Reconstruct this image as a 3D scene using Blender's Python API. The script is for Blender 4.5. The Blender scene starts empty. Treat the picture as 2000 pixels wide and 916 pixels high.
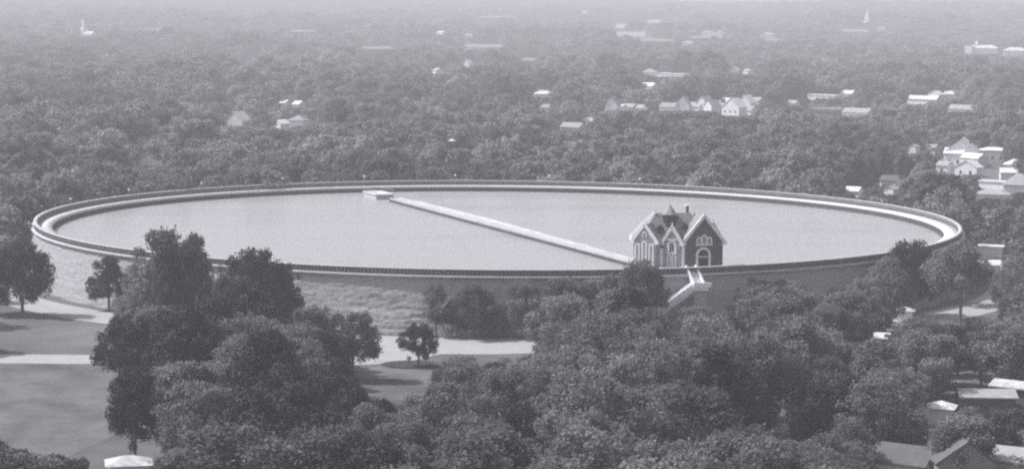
import bpy, bmesh, math, random
import numpy as np
from mathutils import Vector, Matrix

random.seed(7)
rng = np.random.default_rng(7)
R = math.radians
sc = bpy.context.scene
col = sc.collection

# ------------------------------------------------------------------ camera
F_PX = 4380.0            # focal length in pixels of a 2000 px wide frame
YH = 8.0                 # horizon row at the centre column
ROLL = 0.00906
CAM_Z = 64.0
PITCH = math.atan((458 - YH) / F_PX)
cam_d = bpy.data.cameras.new('camera')
cam_d.sensor_width = 36.0
cam_d.lens = 36.0 * F_PX / 2000.0
cam_d.clip_start = 1.0
cam_d.clip_end = 60000.0
cam = bpy.data.objects.new('camera', cam_d)
col.objects.link(cam)
cam.matrix_world = (Matrix.Translation((0, 0, CAM_Z)) @ Matrix.Rotation(R(90) - PITCH, 4, 'X')
                    @ Matrix.Rotation(ROLL, 4, 'Z'))
sc.camera = cam

# ------------------------------------------------------------------ light
SUN_AZ, SUN_EL = R(-79), R(50)       # azimuth from +Y (away from the camera), negative = left
w = bpy.data.worlds.new('World')
sc.world = w
w.use_nodes = True
nt = w.node_tree
nt.nodes.clear()
sky = nt.nodes.new('ShaderNodeTexSky')
sky.sky_type = 'NISHITA'
sky.sun_disc = False
sky.sun_elevation = SUN_EL
sky.sun_rotation = SUN_AZ % (2 * math.pi)
sky.air_density = 1.0
sky.dust_density = 3.0
bw = nt.nodes.new('ShaderNodeRGBToBW')
cmb = nt.nodes.new('ShaderNodeVectorMath'); cmb.operation = 'MULTIPLY'
cmb.inputs[1].default_value = (0.99, 0.99, 1.07)
bg = nt.nodes.new('ShaderNodeBackground')
bg.inputs['Strength'].default_value = 0.12
out = nt.nodes.new('ShaderNodeOutputWorld')
nt.links.new(sky.outputs[0], bw.inputs[0])
nt.links.new(bw.outputs[0], cmb.inputs[0])
nt.links.new(cmb.outputs[0], bg.inputs[0])
nt.links.new(bg.outputs[0], out.inputs[0])
sun_d = bpy.data.lights.new('sun', 'SUN')
sun_d.energy = 3.2
sun_d.angle = R(0.8)
sun_d.color = (1.0, 0.985, 0.975)
sun = bpy.data.objects.new('sun', sun_d)
col.objects.link(sun)
sdir = Vector((math.sin(SUN_AZ) * math.cos(SUN_EL), math.cos(SUN_AZ) * math.cos(SUN_EL), math.sin(SUN_EL)))
sun.rotation_euler = sdir.to_track_quat('Z', 'Y').to_euler()
sun.location = (0, 0, 300)

sc.view_settings.view_transform = 'Standard'
sc.view_settings.look = 'None'
sc.view_settings.exposure = 0.62
sc.view_settings.gamma = 1.0
sc.view_settings.use_curve_mapping = False
sc.cycles.use_denoising = False
sc.cycles.max_bounces = 6
sc.cycles.diffuse_bounces = 3
sc.cycles.glossy_bounces = 2
sc.cycles.transmission_bounces = 2
sc.cycles.volume_bounces = 0
sc.cycles.sample_clamp_indirect = 4.0
sc.cycles.filter_width = 2.3
HAZE_DENSITY = 0.00031

# ------------------------------------------------------------------ picture <-> place
CR, SR = math.cos(ROLL), math.sin(ROLL)
CP, SP = math.cos(PITCH), math.sin(PITCH)


def ray(px, py):
    dx, dy = px - 1000.0, py - 458.0
    x = CR * dx + SR * dy
    y = -SR * dx + CR * dy
    return np.array([x, F_PX * CP - y * SP, -F_PX * SP - y * CP]) / F_PX


def at_z(px, py, z=0.0):
    r = ray(px, py)
    t = (z - CAM_Z) / r[2]
    return float(r[0] * t), float(r[1] * t)


def project(x, y, z):
    dz = z - CAM_Z
    zf = y * CP - dz * SP
    u = y * SP + dz * CP
    a = F_PX * x / zf
    b = -F_PX * u / zf
    return 1000 + CR * a - SR * b, 458 + SR * a + CR * b


def sstep(a, b, v):
    t = np.clip((v - a) / (b - a), 0, 1)
    return t * t * (3 - 2 * t)


def terrain(x, y):
    x = np.asarray(x, float); y = np.asarray(y, float)
    u = np.sin(x / 210 + 1.3) * np.cos(y / 260 + .4) + .6 * np.sin(x / 97 + y / 150)
    z = sstep(850, 1600, y) * 3.5 * u
    z = z + sstep(1800, 5600, y) * (34 + 4 * np.sin(x / 500 + y / 900))
    lat = x / np.maximum(y, 1) * F_PX + 1000
    z = z + sstep(4200, 7200, y) * (42 - 24 * sstep(300, 1300, lat)) * (1 + .08 * np.sin(x / 330))
    z = z + sstep(3000, 4600, y) * sstep(1480, 1640, lat) * 13 * (1 + .25 * np.sin(x / 190.))
    return z


def hit(px, py, dz=0.0):
    r = ray(px, py)
    t = np.linspace(250, 9000, 3500)
    z = CAM_Z + r[2] * t
    g = terrain(r[0] * t, r[1] * t) + dz
    k = np.nonzero(z < g)[0]
    i = k[0] if len(k) else len(t) - 1
    return float(r[0] * t[i]), float(r[1] * t[i]), float(g[i] - dz)


# ------------------------------------------------------------------ materials
def gray(v, tint=1.0):
    return (v * 0.985, v * 0.99, v * 1.04, 1)


MATS = {}


def mat(name, v, rough=0.85, var=0.0, scale=1.0, obj_var=0.0, bump=0.0, detail=4, coord='Object', spec=0.3, trans=0.0,
        stretch=(1, 1, 1), patch=0.0):
    m = bpy.data.materials.new(name)
    m.use_nodes = True
    n = m.node_tree
    p = n.nodes['Principled BSDF']
    p.inputs['Roughness'].default_value = rough
    p.inputs['Specular IOR Level'].default_value = spec
    p.inputs['Base Color'].default_value = gray(v)
    last = None
    if var or bump:
        tc = n.nodes.new('ShaderNodeTexCoord')
        mp = n.nodes.new('ShaderNodeMapping')
        mp.inputs['Scale'].default_value = stretch
        tx = n.nodes.new('ShaderNodeTexNoise')
        tx.inputs['Scale'].default_value = scale
        tx.inputs['Detail'].default_value = detail
        tx.inputs['Roughness'].default_value = 0.62
        n.links.new(tc.outputs[coord], mp.inputs[0])
        n.links.new(mp.outputs[0], tx.inputs['Vector'])
        mr = n.nodes.new('ShaderNodeMapRange')
        mr.inputs['From Min'].default_value = 0.28
        mr.inputs['From Max'].default_value = 0.72
        mr.inputs['To Min'].default_value = v * (1 - var)
        mr.inputs['To Max'].default_value = v * (1 + var)
        n.links.new(tx.outputs['Fac'], mr.inputs[0])
        last = mr.outputs[0]
        if bump:
            bp = n.nodes.new('ShaderNodeBump')
            bp.inputs['Strength'].default_value = 1.0
            bp.inputs['Distance'].default_value = bump
            n.links.new(tx.outputs['Fac'], bp.inputs['Height'])
            n.links.new(bp.outputs[0], p.inputs['Normal'])
    if patch:
        ge = n.nodes.new('ShaderNodeNewGeometry')
        t3 = n.nodes.new('ShaderNodeTexNoise')
        t3.inputs['Scale'].default_value = patch
        t3.inputs['Detail'].default_value = 3
        n.links.new(ge.outputs['Position'], t3.inputs['Vector'])
        m3 = n.nodes.new('ShaderNodeMapRange')
        m3.inputs['From Min'].default_value = 0.32
        m3.inputs['From Max'].default_value = 0.68
        m3.inputs['To Min'].default_value = 0.6
        m3.inputs['To Max'].default_value = 1.45
        n.links.new(t3.outputs['Fac'], m3.inputs[0])
        m4 = n.nodes.new('ShaderNodeMath'); m4.operation = 'MULTIPLY'
        n.links.new(last, m4.inputs[0]); n.links.new(m3.outputs[0], m4.inputs[1])
        last = m4.outputs[0]
    if obj_var:
        oi = n.nodes.new('ShaderNodeObjectInfo')
        mr2 = n.nodes.new('ShaderNodeMapRange')
        mr2.inputs['To Min'].default_value = 1 - obj_var
        mr2.inputs['To Max'].default_value = 1 + obj_var
        n.links.new(oi.outputs['Random'], mr2.inputs[0])
        mu = n.nodes.new('ShaderNodeMath'); mu.operation = 'MULTIPLY'
        if last is None:
            mu.inputs[0].default_value = v
        else:
            n.links.new(last, mu.inputs[0])
        n.links.new(mr2.outputs[0], mu.inputs[1])
        last = mu.outputs[0]
    if last is not None:
        cb = n.nodes.new('ShaderNodeCombineColor')
        for i, k in enumerate((0.985, 0.99, 1.04)):
            q = n.nodes.new('ShaderNodeMath'); q.operation = 'MULTIPLY'
            q.inputs[1].default_value = k
            n.links.new(last, q.inputs[0])
            n.links.new(q.outputs[0], cb.inputs[i])
        n.links.new(cb.outputs[0], p.inputs['Base Color'])
    if trans:
        tr = n.nodes.new('ShaderNodeBsdfTranslucent')
        mx = n.nodes.new('ShaderNodeMixShader')
        mx.inputs[0].default_value = trans
        if last is not None:
            n.links.new(cb.outputs[0], tr.inputs[0])
        else:
            tr.inputs[0].default_value = gray(v)
        o = n.nodes['Material Output']
        n.links.new(p.outputs[0], mx.inputs[1])
        n.links.new(tr.outputs[0], mx.inputs[2])
        n.links.new(mx.outputs[0], o.inputs[0])
    MATS[name] = m
    return m


LEAF = mat('foliage', 0.165, rough=0.8, var=0.35, scale=0.22, obj_var=0.38, spec=0.12, trans=0.38, detail=3)
LEAF_LIGHT = mat('foliage_light', 0.21, rough=0.8, var=0.3, scale=0.3, obj_var=0.25, spec=0.12, trans=0.35, detail=2)
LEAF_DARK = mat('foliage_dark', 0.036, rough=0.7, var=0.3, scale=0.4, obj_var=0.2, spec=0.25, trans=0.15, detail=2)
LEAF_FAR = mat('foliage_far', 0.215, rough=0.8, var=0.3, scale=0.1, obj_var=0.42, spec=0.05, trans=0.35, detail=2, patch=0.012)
BARK = mat('bark', 0.17, rough=0.95, var=0.3, scale=2.0)
GRASS = mat('grass', 0.13, rough=1.0, var=0.38, scale=0.045, spec=0.05, detail=9)
LAWN = mat('mown_lawn', 0.13, rough=1.0, var=0.5, scale=0.09, spec=0.05, detail=10, stretch=(1, 0.7, 1))
ISLE = mat('low_planting', 0.05, rough=1, var=.5, scale=.5, spec=.05)
ROAD = mat('gravel_road', 0.35, rough=0.95, var=0.1, scale=0.35, spec=0.1, detail=8)
STONE = mat('limestone', 0.33, rough=0.95, var=0.26, scale=0.9, bump=0.15, spec=0.1, detail=8, stretch=(1, 1, 3.2))
STAIR = mat('whitened_stone', 0.85, rough=0.8, var=0.1, scale=.8)
COPING = mat('dressed_stone', 0.46, rough=0.85, var=0.12, scale=0.6, spec=0.2)
PARAPET = mat('parapet_stone', 0.15, rough=0.95, var=0.25, scale=0.5, spec=0.1)
CONCRETE = mat('walkway_concrete', 0.62, rough=0.9, var=0.08, scale=0.25, spec=0.15)
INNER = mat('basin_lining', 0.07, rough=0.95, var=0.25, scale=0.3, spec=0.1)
FOOTING = mat('footing_concrete', 0.58, rough=.9, var=.2, scale=.3)
DIVIDE = mat('dividing_wall_concrete', 0.44, rough=0.9, var=0.16, scale=0.35, spec=0.15)
BRICK = mat('dark_brick', 0.105, rough=0.9, var=0.25, scale=1.5, spec=0.1, detail=8)
RUBBLE = mat('grey_stone_wall', 0.33, rough=0.9, var=0.25, scale=1.3, spec=0.1, detail=8)
TRIM = mat('white_trim', 0.8, rough=0.7, var=0.06, scale=1.0)
SLATE = mat('slate_roof', 0.23, rough=0.75, var=0.16, scale=0.9, spec=0.3)
SLATE_DK = mat('dark_slate', 0.07, rough=0.8, var=0.2, scale=0.9)
PANE = mat('window_glass', 0.03, rough=0.25, spec=0.5)
WHITE = mat('white_clapboard', 0.85, rough=0.8, var=0.06, scale=0.5, obj_var=0.06)
RF_L = mat('light_roof', 0.68, rough=0.85, var=0.08, scale=0.6)
RF_P = mat('weathered_pale_roof', 0.48, rough=0.9, var=0.35, scale=0.8, detail=6)
RF_M = mat('grey_roof', 0.33, rough=0.85, var=0.14, scale=0.6, obj_var=0.15)
RF_D = mat('dark_roof', 0.12, rough=0.9, var=0.15, scale=0.6)
IRON = mat('painted_iron', 0.25, rough=0.6)
GLOBE = mat('opal_glass', 0.85, rough=0.3)

# water
WATER = bpy.data.materials.new('water')
WATER.use_nodes = True
n = WATER.node_tree
p = n.nodes['Principled BSDF']
p.inputs['Base Color'].default_value = gray(0.34)
p.inputs['Roughness'].default_value = 0.22
p.inputs['IOR'].default_value = 1.33
tc = n.nodes.new('ShaderNodeTexCoord')
t1 = n.nodes.new('ShaderNodeTexNoise'); t1.inputs['Scale'].default_value = 0.9; t1.inputs['Detail'].default_value = 5
bp = n.nodes.new('ShaderNodeBump'); bp.inputs['Distance'].default_value = 0.22; bp.inputs['Strength'].default_value = 1.0
n.links.new(tc.outputs['Object'], t1.inputs['Vector'])
n.links.new(t1.outputs['Fac'], bp.inputs['Height'])
n.links.new(bp.outputs[0], p.inputs['Normal'])
mp_ = n.nodes.new('ShaderNodeMapping'); mp_.inputs['Scale'].default_value = (0.012, 0.05, 1)
t2 = n.nodes.new('ShaderNodeTexNoise'); t2.inputs['Scale'].default_value = 1.0; t2.inputs['Detail'].default_value = 5
r2 = n.nodes.new('ShaderNodeMapRange'); r2.inputs['To Min'].default_value = 0.05; r2.inputs['To Max'].default_value = 0.42
n.links.new(tc.outputs['Object'], mp_.inputs[0]); n.links.new(mp_.outputs[0], t2.inputs['Vector'])
n.links.new(t2.outputs['Fac'], r2.inputs[0]); n.links.new(r2.outputs[0], p.inputs['Roughness'])


# ------------------------------------------------------------------ object helpers
def tag(o, label=None, cat=None, group=None, kind=None):
    if label: o['label'] = label
    if cat: o['category'] = cat
    if group: o['group'] = group
    if kind: o['kind'] = kind
    return o


def empty(name, loc=(0, 0, 0), rz=0.0):
    o = bpy.data.objects.new(name, None)
    o.empty_display_size = 1
    o.location = loc
    o.rotation_euler = (0, 0, rz)
    col.objects.link(o)
    return o


def mesh_np(name, verts, faces_flat, sizes, m):
    """verts (n,3), faces as flat vertex index array with per-face sizes"""
    me = bpy.data.meshes.new(name)
    verts = np.ascontiguousarray(verts, dtype=np.float32)
    me.vertices.add(len(verts))
    me.vertices.foreach_set('co', verts.ravel())
    me.loops.add(len(faces_flat))
    me.loops.foreach_set('vertex_index', np.ascontiguousarray(faces_flat, dtype=np.int32))
    me.polygons.add(len(sizes))
    st = np.concatenate([[0], np.cumsum(sizes)[:-1]]).astype(np.int32)
    me.polygons.foreach_set('loop_start', st)
    me.update(calc_edges=True)
    if m: me.materials.append(m)
    return me


class MB:
    def __init__(self):
        self.v, self.f = [], []

    def add(self, vs, fs):
        k = len(self.v)
        self.v += [tuple(map(float, q)) for q in vs]
        self.f += [tuple(i + k for i in f) for f in fs]

    def box(self, x0, x1, y0, y1, z0, z1):
        self.add([(x0, y0, z0), (x1, y0, z0), (x1, y1, z0), (x0, y1, z0), (x0, y0, z1), (x1, y0, z1), (x1, y1, z1), (x0, y1, z1)],
                 [(0, 3, 2, 1), (4, 5, 6, 7), (0, 1, 5, 4), (1, 2, 6, 5), (2, 3, 7, 6), (3, 0, 4, 7)])

    def beam(self, a, b, wd, ht, up=(0, 0, 1)):
        a, b = Vector(a), Vector(b)
        d = (b - a).normalized()
        s = d.cross(Vector(up))
        if s.length < 1e-4: s = Vector((1, 0, 0))
        s.normalize()
        u = s.cross(d).normalized()
        s *= wd / 2; u *= ht / 2
        vs = [a - s - u, a + s - u, a + s + u, a - s + u, b - s - u, b + s - u, b + s + u, b - s + u]
        self.add(vs, [(0, 1, 2, 3), (7, 6, 5, 4), (0, 4, 5, 1), (1, 5, 6, 2), (2, 6, 7, 3), (3, 7, 4, 0)])

    def prism(self, poly, y0, y1):
        """poly of (x,z) counter-clockwise seen from -y, extruded y0..y1"""
        k = len(poly)
        vs = [(x, y0, z) for x, z in poly] + [(x, y1, z) for x, z in poly]
        fs = [tuple(range(k)), tuple(range(2 * k - 1, k - 1, -1))]
        for i in range(k):
            j = (i + 1) % k
            fs.append((i, i + k, j + k, j))
        self.add(vs, fs)

    def prism_x(self, poly, x0, x1):
        """poly of (y,z), extruded along x"""
        k = len(poly)
        vs = [(x0, y, z) for y, z in poly] + [(x1, y, z) for y, z in poly]
        fs = [tuple(range(k - 1, -1, -1)), tuple(range(k, 2 * k))]
        for i in range(k):
            j = (i + 1) % k
            fs.append((i, j, j + k, i + k))
        self.add(vs, fs)

    def cyl(self, x, y, z0, z1, r0, r1, n=10):
        vs = []
        for z, r in ((z0, r0), (z1, r1)):
            for i in range(n):
                a = 2 * math.pi * i / n
                vs.append((x + r * math.cos(a), y + r * math.sin(a), z))
        fs = [tuple(range(n - 1, -1, -1)), tuple(range(n, 2 * n))]
        for i in range(n):
            j = (i + 1) % n
            fs.append((i, j, j + n, i + n))
        self.add(vs, fs)

    def build(self, name, m, parent=None):
        me = bpy.data.meshes.new(name)
        me.from_pydata(self.v, [], self.f)
        if m: me.materials.append(m)
        o = bpy.data.objects.new(name, me)
        col.objects.link(o)
        if parent: o.parent = parent
        return o


def revolve(name, profile, m, parent=None, n=720, closed=True, a0=0.0, a1=2 * math.pi):
    """profile (r,z) list swept round the origin"""
    full = abs(a1 - a0 - 2 * math.pi) < 1e-6
    k = len(profile)
    cnt = n if full else n + 1
    an = a0 + (a1 - a0) * np.arange(cnt) / n
    pr = np.array(profile)
    V = np.zeros((cnt, k, 3))
    V[:, :, 0] = np.cos(an)[:, None] * pr[None, :, 0]
    V[:, :, 1] = np.sin(an)[:, None] * pr[None, :, 0]
    V[:, :, 2] = pr[None, :, 1]
    i = np.arange(n)[:, None]
    kk = k if closed else k - 1
    j = np.arange(kk)[None, :]
    i2 = (i + 1) % cnt
    j2 = (j + 1) % k
    q = np.stack(np.broadcast_arrays(i * k + j, i2 * k + j, i2 * k + j2, i * k + j2), -1).reshape(-1)
    me = mesh_np(name, V.reshape(-1, 3), q, np.full(n * kk, 4), m)
    o = bpy.data.objects.new(name, me)
    col.objects.link(o)
    if parent: o.parent = parent
    return o


# ------------------------------------------------------------------ ground and roads
RC = (-3.3, 545.0)          # centre of the reservoir
xs = np.concatenate([-np.geomspace(12000, 420, 34), np.linspace(-400, 400, 41), np.geomspace(420, 12000, 34)])
ys = np.concatenate([np.linspace(-1500, 150, 10), np.linspace(200, 1800, 65), np.geomspace(1830, 20000, 110)])
gx, gy = np.meshgrid(xs, ys)
gz = terrain(gx, gy)
V = np.stack([gx, gy, gz], -1).reshape(-1, 3)
nx, ny = len(xs), len(ys)
i, j = np.meshgrid(np.arange(ny - 1), np.arange(nx - 1), indexing='ij')
q = np.stack([i * nx + j, i * nx + j + 1, (i + 1) * nx + j + 1, (i + 1) * nx + j], -1).reshape(-1)
me = mesh_np('ground', V, q, np.full((nx - 1) * (ny - 1), 4), GRASS)
me.polygons.foreach_set('use_smooth', np.ones(len(me.polygons), dtype=bool))
ground = bpy.data.objects.new('ground', me)
col.objects.link(ground)
tag(ground, 'grassy ground under the trees and around the reservoir', kind='structure')


def sheet(name, pts, z, m):
    mb = MB()
    mb.add([(x, y, z) for x, y in pts], [tuple(range(len(pts)))])
    o = mb.build(name, m)
    tag(o, kind='structure')
    return o


def wob(pts, amp, n=9):
    """densify a polygon with a slightly uneven edge"""
    o = []
    for i in range(len(pts)):
        a, b = pts[i], pts[(i + 1) % len(pts)]
        L = math.hypot(b[0] - a[0], b[1] - a[1])
        c = max(1, int(L / 3))
        for k in range(c):
            t = k / c
            o.append((a[0] + (b[0] - a[0]) * t + random.uniform(-amp, amp), a[1] + (b[1] - a[1]) * t + random.uniform(-amp, amp)))
    return o


lawn = sheet('lawn', wob([(-135, 280), (-69, 280), (-58, 330), (-60, 360), (-62, 391.5), (-135, 391.5)], .3), 0.02, LAWN)
lawn2 = sheet('lawn', wob([(-36, 352), (-8, 352), (-8, 392), (-36, 392)], .3), 0.02, LAWN)
path = sheet('road', wob([(-160, 392.5), (-34, 392.0), (-24, 394.5), (-20, 400), (-24, 404), (-34, 401.5), (-160, 403.5)], .15), 0.045, ROAD)
# ring road round the foot of the wall, widening where the roads meet
an = np.linspace(0, 2 * math.pi, 361)
ri = 118 + 0.25 * np.sin(an * 9)
dd = np.abs((an - R(268) + math.pi) % (2 * math.pi) - math.pi)
d2 = np.abs((an - R(262.6) + math.pi) % (2 * math.pi) - math.pi)
ro = 129 + 9.5 * np.exp(-(dd / R(10)) ** 2) + 12.5 * np.exp(-(d2 / R(2.6)) ** 4) + 0.3 * np.sin(an * 13)
V = np.concatenate([np.stack([RC[0] + ri * np.cos(an), RC[1] + ri * np.sin(an), 0 * an + .065], 1),
                    np.stack([RC[0] + ro * np.cos(an), RC[1] + ro * np.sin(an), 0 * an + .065], 1)])
k = np.arange(360)
q = np.stack([k, k + 361, k + 362, k + 1], -1).reshape(-1)
ring = bpy.data.objects.new('ring_road', mesh_np('ring_road', V, q, np.full(360, 4), ROAD))
col.objects.link(ring)
tag(ring, kind='structure')

# planted island where the roads meet
ix, iy = at_z(803, 713)
isl = [(ix + 5.2 * math.cos(a), iy + 4.2 * math.sin(a)) for a in np.linspace(0, 2 * math.pi, 40, endpoint=False)]
mb = MB()
k = len(isl)
mb.add([(x, y, 0.0) for x, y in isl] + [(x, y, .2) for x, y in isl] ,
       [tuple(range(k, 2 * k))] + [(i, (i + 1) % k, (i + 1) % k + k, i + k) for i in range(k)])
o = mb.build('grass_island', ISLE)
tag(o, kind='structure')

# ------------------------------------------------------------------ reservoir
TOP = 12.5
WALK = TOP - 1.35
WLEV = 9.6
res = empty('reservoir_wall', (RC[0], RC[1], 0))
tag(res, 'long round masonry wall with parapet and pale walkway enclosing the reservoir water', 'reservoir wall')

# outer face: coursed blocks, each set in or out a little, ledges of rough rock near the foot
NA, NR = 1500, 30
hz = np.linspace(0, WALK - 0.45, NR)
base_r = 114.3 - (hz / (WALK)) * 3.4 
ledge = np.where(hz < 4.2, (4.2 - np.floor(hz / 0.9) * 0.9) * 0.32, 0)
off = rng.normal(0, 0.03, (NA, NR))
for _r in range(NR):   # blocks a few cells wide
    wdt = rng.integers(3, 7) if hz[_r] > 4.2 else rng.integers(7, 16)
    sh = rng.integers(0, 4)
    idx = ((np.arange(NA) + sh) // wdt)
    vals = rng.normal(0, 0.065, idx.max() + 1)
    off[:, _r] += vals[idx]
rough = np.where(hz < 4.2, 2.2, 1.0)
foot_w = np.exp(-(((np.degrees(2 * math.pi * np.arange(NA) / NA) - 254) / 9.5) ** 4))[:, None]
ledge = ledge[None] * (.12 + .88 * foot_w)
rough = 1 + (rough[None] - 1) * foot_w
rad = base_r[None] + ledge + off * rough
an = 2 * math.pi * np.arange(NA) / NA
V = np.stack([np.cos(an)[:, None] * rad, np.sin(an)[:, None] * rad, np.broadcast_to(hz, (NA, NR))], -1)
i = np.arange(NA)[:, None]; j = np.arange(NR - 1)[None]
i2 = (i + 1) % NA
q = np.stack(np.broadcast_arrays(i * NR + j, i2 * NR + j, i2 * NR + j + 1, i * NR + j + 1), -1).reshape(-1)
o = bpy.data.objects.new('outer_face', mesh_np('outer_face', V.reshape(-1, 3), q, np.full(NA * (NR - 1), 4), STONE))
col.objects.link(o); o.parent = res
revolve('cornice', [(110.2, WALK - .45), (111.5, WALK - .45), (111.75, WALK - .2), (111.75, WALK + .02), (110.9, WALK + .05), (110.2, WALK)], COPING, res)


# parapet in short bays: outer face steps in and out like piers
def parapet():
    nb = 870
    out_r = []
    ang = []
    for b in range(nb):
        a0 = 2 * math.pi * b / nb
        st = 2 * math.pi / nb
        for t, r in ((0, 110.95), (.42, 110.95), (.46, 110.72), (.96, 110.72)):
            ang.append(a0 + t * st); out_r.append(r)
    ang = np.array(ang); out_r = np.array(out_r)
    N = len(ang)
    pr = [(0, WALK - .02), (0, TOP - .2), (1, TOP - .2), (1, WALK - .02)]
    V = np.zeros((N, 4, 3))
    for k, (inner, z) in enumerate(pr):
        r = out_r if not inner else np.full(N, 110.3)
        V[:, k] = np.stack([r * np.cos(ang), r * np.sin(ang), np.full(N, z)], 1)
    i = np.arange(N)[:, None]; j = np.arange(4)[None]
    i2 = (i + 1) % N; j2 = (j + 1) % 4
    q = np.stack(np.broadcast_arrays(i * 4 + j, i2 * 4 + j, i2 * 4 + j2, i * 4 + j2), -1).reshape(-1)
    o = bpy.data.objects.new('parapet', mesh_np('parapet', V.reshape(-1, 3), q, np.full(N * 4, 4), PARAPET))
    col.objects.link(o); o.parent = res


parapet()
revolve('coping', [(110.2, TOP - .2), (111.08, TOP - .2), (111.08, TOP), (110.2, TOP)], COPING, res)
revolve('walkway', [(106.9, WALK), (110.5, WALK), (110.5, WALK - .5), (106.9, WALK - .5)], CONCRETE, res)
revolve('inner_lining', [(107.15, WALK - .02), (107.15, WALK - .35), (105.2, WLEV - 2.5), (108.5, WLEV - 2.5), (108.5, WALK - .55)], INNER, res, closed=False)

mb = MB()
pts = [(RC[0] + 106.6 * math.cos(a), RC[1] + 106.6 * math.sin(a), WLEV) for a in np.linspace(0, 2 * math.pi, 256, endpoint=False)]
mb.add(pts, [tuple(range(256))])
o = mb.build('water', WATER)
tag(o, kind='structure')

# dividing wall across the basin
xa, ya = at_z(772, 387, 10.6)
xb, yb = at_z(1250, 512, 10.6)
L = math.hypot(xb - xa, yb - ya)
dv = empty('dividing_wall', (xa, ya, 0), math.atan2(yb - ya, xb - xa))
tag(dv, 'narrow pale concrete dividing wall running across the water to the gatehouse', 'dividing wall')
mb = MB()   # local x along, +y is the side away from the camera (right-hand far side)
segs = 40
prof = []
V, Fq = [], []
for s in range(segs + 1):
    t = s / segs
    x = L * t
    prof = [(-2.1, 6.0), (-1.6, 10.45), (-1.6, 10.7), (-1.2, 10.7), (-1.15, 10.5), (1.15, 10.5), (1.2, 10.7), (1.6, 10.7), (2.1, 6.0)]
    V += [(x, y, z) for y, z in prof]
kp = len(prof)
for s in range(segs):
    for j in range(kp - 1):
        Fq.append((s * kp + j, (s + 1) * kp + j, (s + 1) * kp + j + 1, s * kp + j + 1))
Fq.append(tuple(range(kp)))
Fq.append(tuple(segs * kp + j for j in range(kp - 1, -1, -1)))
mb.add(V, Fq)
mb.build('wall_body', DIVIDE, dv)
mb = MB()
mb.prism_x([(-1.95, 8.0), (-1.66, 10.3), (-1.72, 10.3), (-2.05, 8.0)][::-1], 0.0, L)
mb.prism_x([(1.6, 9.9), (1.6, 10.55), (1.68, 10.55), (1.8, 9.9)][::-1], 0.0, L)
mb.build('dark_side_strip', INNER, dv)  # dark strips along both sides, darker than the wall body
mb = MB()
V, Fq = [], []
for s in range(segs + 1):
    t = s / segs
    wdt = 2.2 + 4.0 * math.sin(math.pi * min(1, .15 + .85 * t)) ** .6 * (1 - .5 * t) + random.uniform(-.25, .25)
    x = L * t
    V += [(x, 1.65, 6.0), (x, 1.65, WLEV + .35), (x, 1.7 + wdt, WLEV + .05), (x, 1.9 + wdt, 6.0)]
for s in range(segs):
    for j in range(3):
        Fq.append((s * 4 + j, (s + 1) * 4 + j, (s + 1) * 4 + j + 1, s * 4 + j + 1))
Fq += [(0, 1, 2, 3), tuple(segs * 4 + j for j in (3, 2, 1, 0))]
mb.add(V, Fq)
mb.build('sloping_footing', FOOTING, dv)

# small inlet platform against the far wall
x0, y0 = at_z(742, 377, 11.0)
pf = empty('inlet_platform', (x0, y0, 0), math.atan2(yb - ya, xb - xa))
tag(pf, 'flat pale stone platform projecting from the far rim near the dividing wall', 'platform')
mb = MB(); mb.box(-7, 4.5, -2.5, 2.5, 6.5, 10.75); mb.build('platform_base', DIVIDE, pf)
mb = MB(); mb.box(-7.2, 4.8, -2.8, 2.8, 10.752, 11.05); mb.build('platform_deck', FOOTING, pf)
mb = MB()
for yy in (-2.6, 2.6):
    for xx in np.linspace(-6.5, 4.5, 8): mb.box(xx - .05, xx + .05, yy - .05, yy + .05, 11.052, 12.0)
    mb.box(-6.5, 4.5, yy - .04, yy + .04, 12.002, 12.1)
mb.build('railing', IRON, pf)

# lamp posts along the far half of the parapet
for k, px in enumerate((138, 251, 393, 553, 710, 890, 1072, 1250)):
    # the point on the far rim at that column
    a_best = min(np.linspace(R(0), R(185), 800), key=lambda a: abs(project(RC[0] + 109.9 * math.cos(a), RC[1] + 109.9 * math.sin(a), TOP)[0] - px))
    px_, py_ = RC[0] + 109.9 * math.cos(a_best), RC[1] + 109.9 * math.sin(a_best)
    lp = empty('lamp_post', (px_, py_, WALK))
    where = ['leftmost, at the bend of the left rim', 'second from the left', 'third from the left', 'fourth from the left', 'left of the inlet platform',
             'just right of the white domed hut', 'above the middle of the far water', 'rightmost of the row'][k]
    tag(lp, 'white globe lamp post on the far rim, ' + where, 'lamp post', 'lamp posts along the far rim')
    mb = MB(); mb.cyl(0, 0, 0, .25, .16, .13); mb.cyl(0, 0, .25, 2.55, .075, .055); mb.build('post', IRON, lp)
    bm = bmesh.new(); bmesh.ops.create_uvsphere(bm, u_segments=12, v_segments=8, radius=.28)
    me = bpy.data.meshes.new('globe'); bm.to_mesh(me); bm.free(); me.materials.append(GLOBE)
    g = bpy.data.objects.new('globe', me); g.location = (0, 0, 2.85); col.objects.link(g); g.parent = lp

# ------------------------------------------------------------------ gatehouse
GX, GY = at_z(1337, 521, 12.05)
GH_ROT = R(12)
gh = empty('gatehouse', (GX, GY, 0), GH_ROT)      # local x = along the front to the right, y = back
tag(gh, 'ornate brick gatehouse with steep gables and white trimmed arched windows at the near rim', 'gatehouse')


def arch_pts(cx, z0, w_, h, n=10):
    r = w_ / 2
    pts = [(cx - r, z0), (cx + r, z0)]
    for i in range(n + 1):
        a = math.pi * i / n
        pts.append((cx + r * math.cos(a), z0 + h - r + r * math.sin(a)))
    return pts


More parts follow.
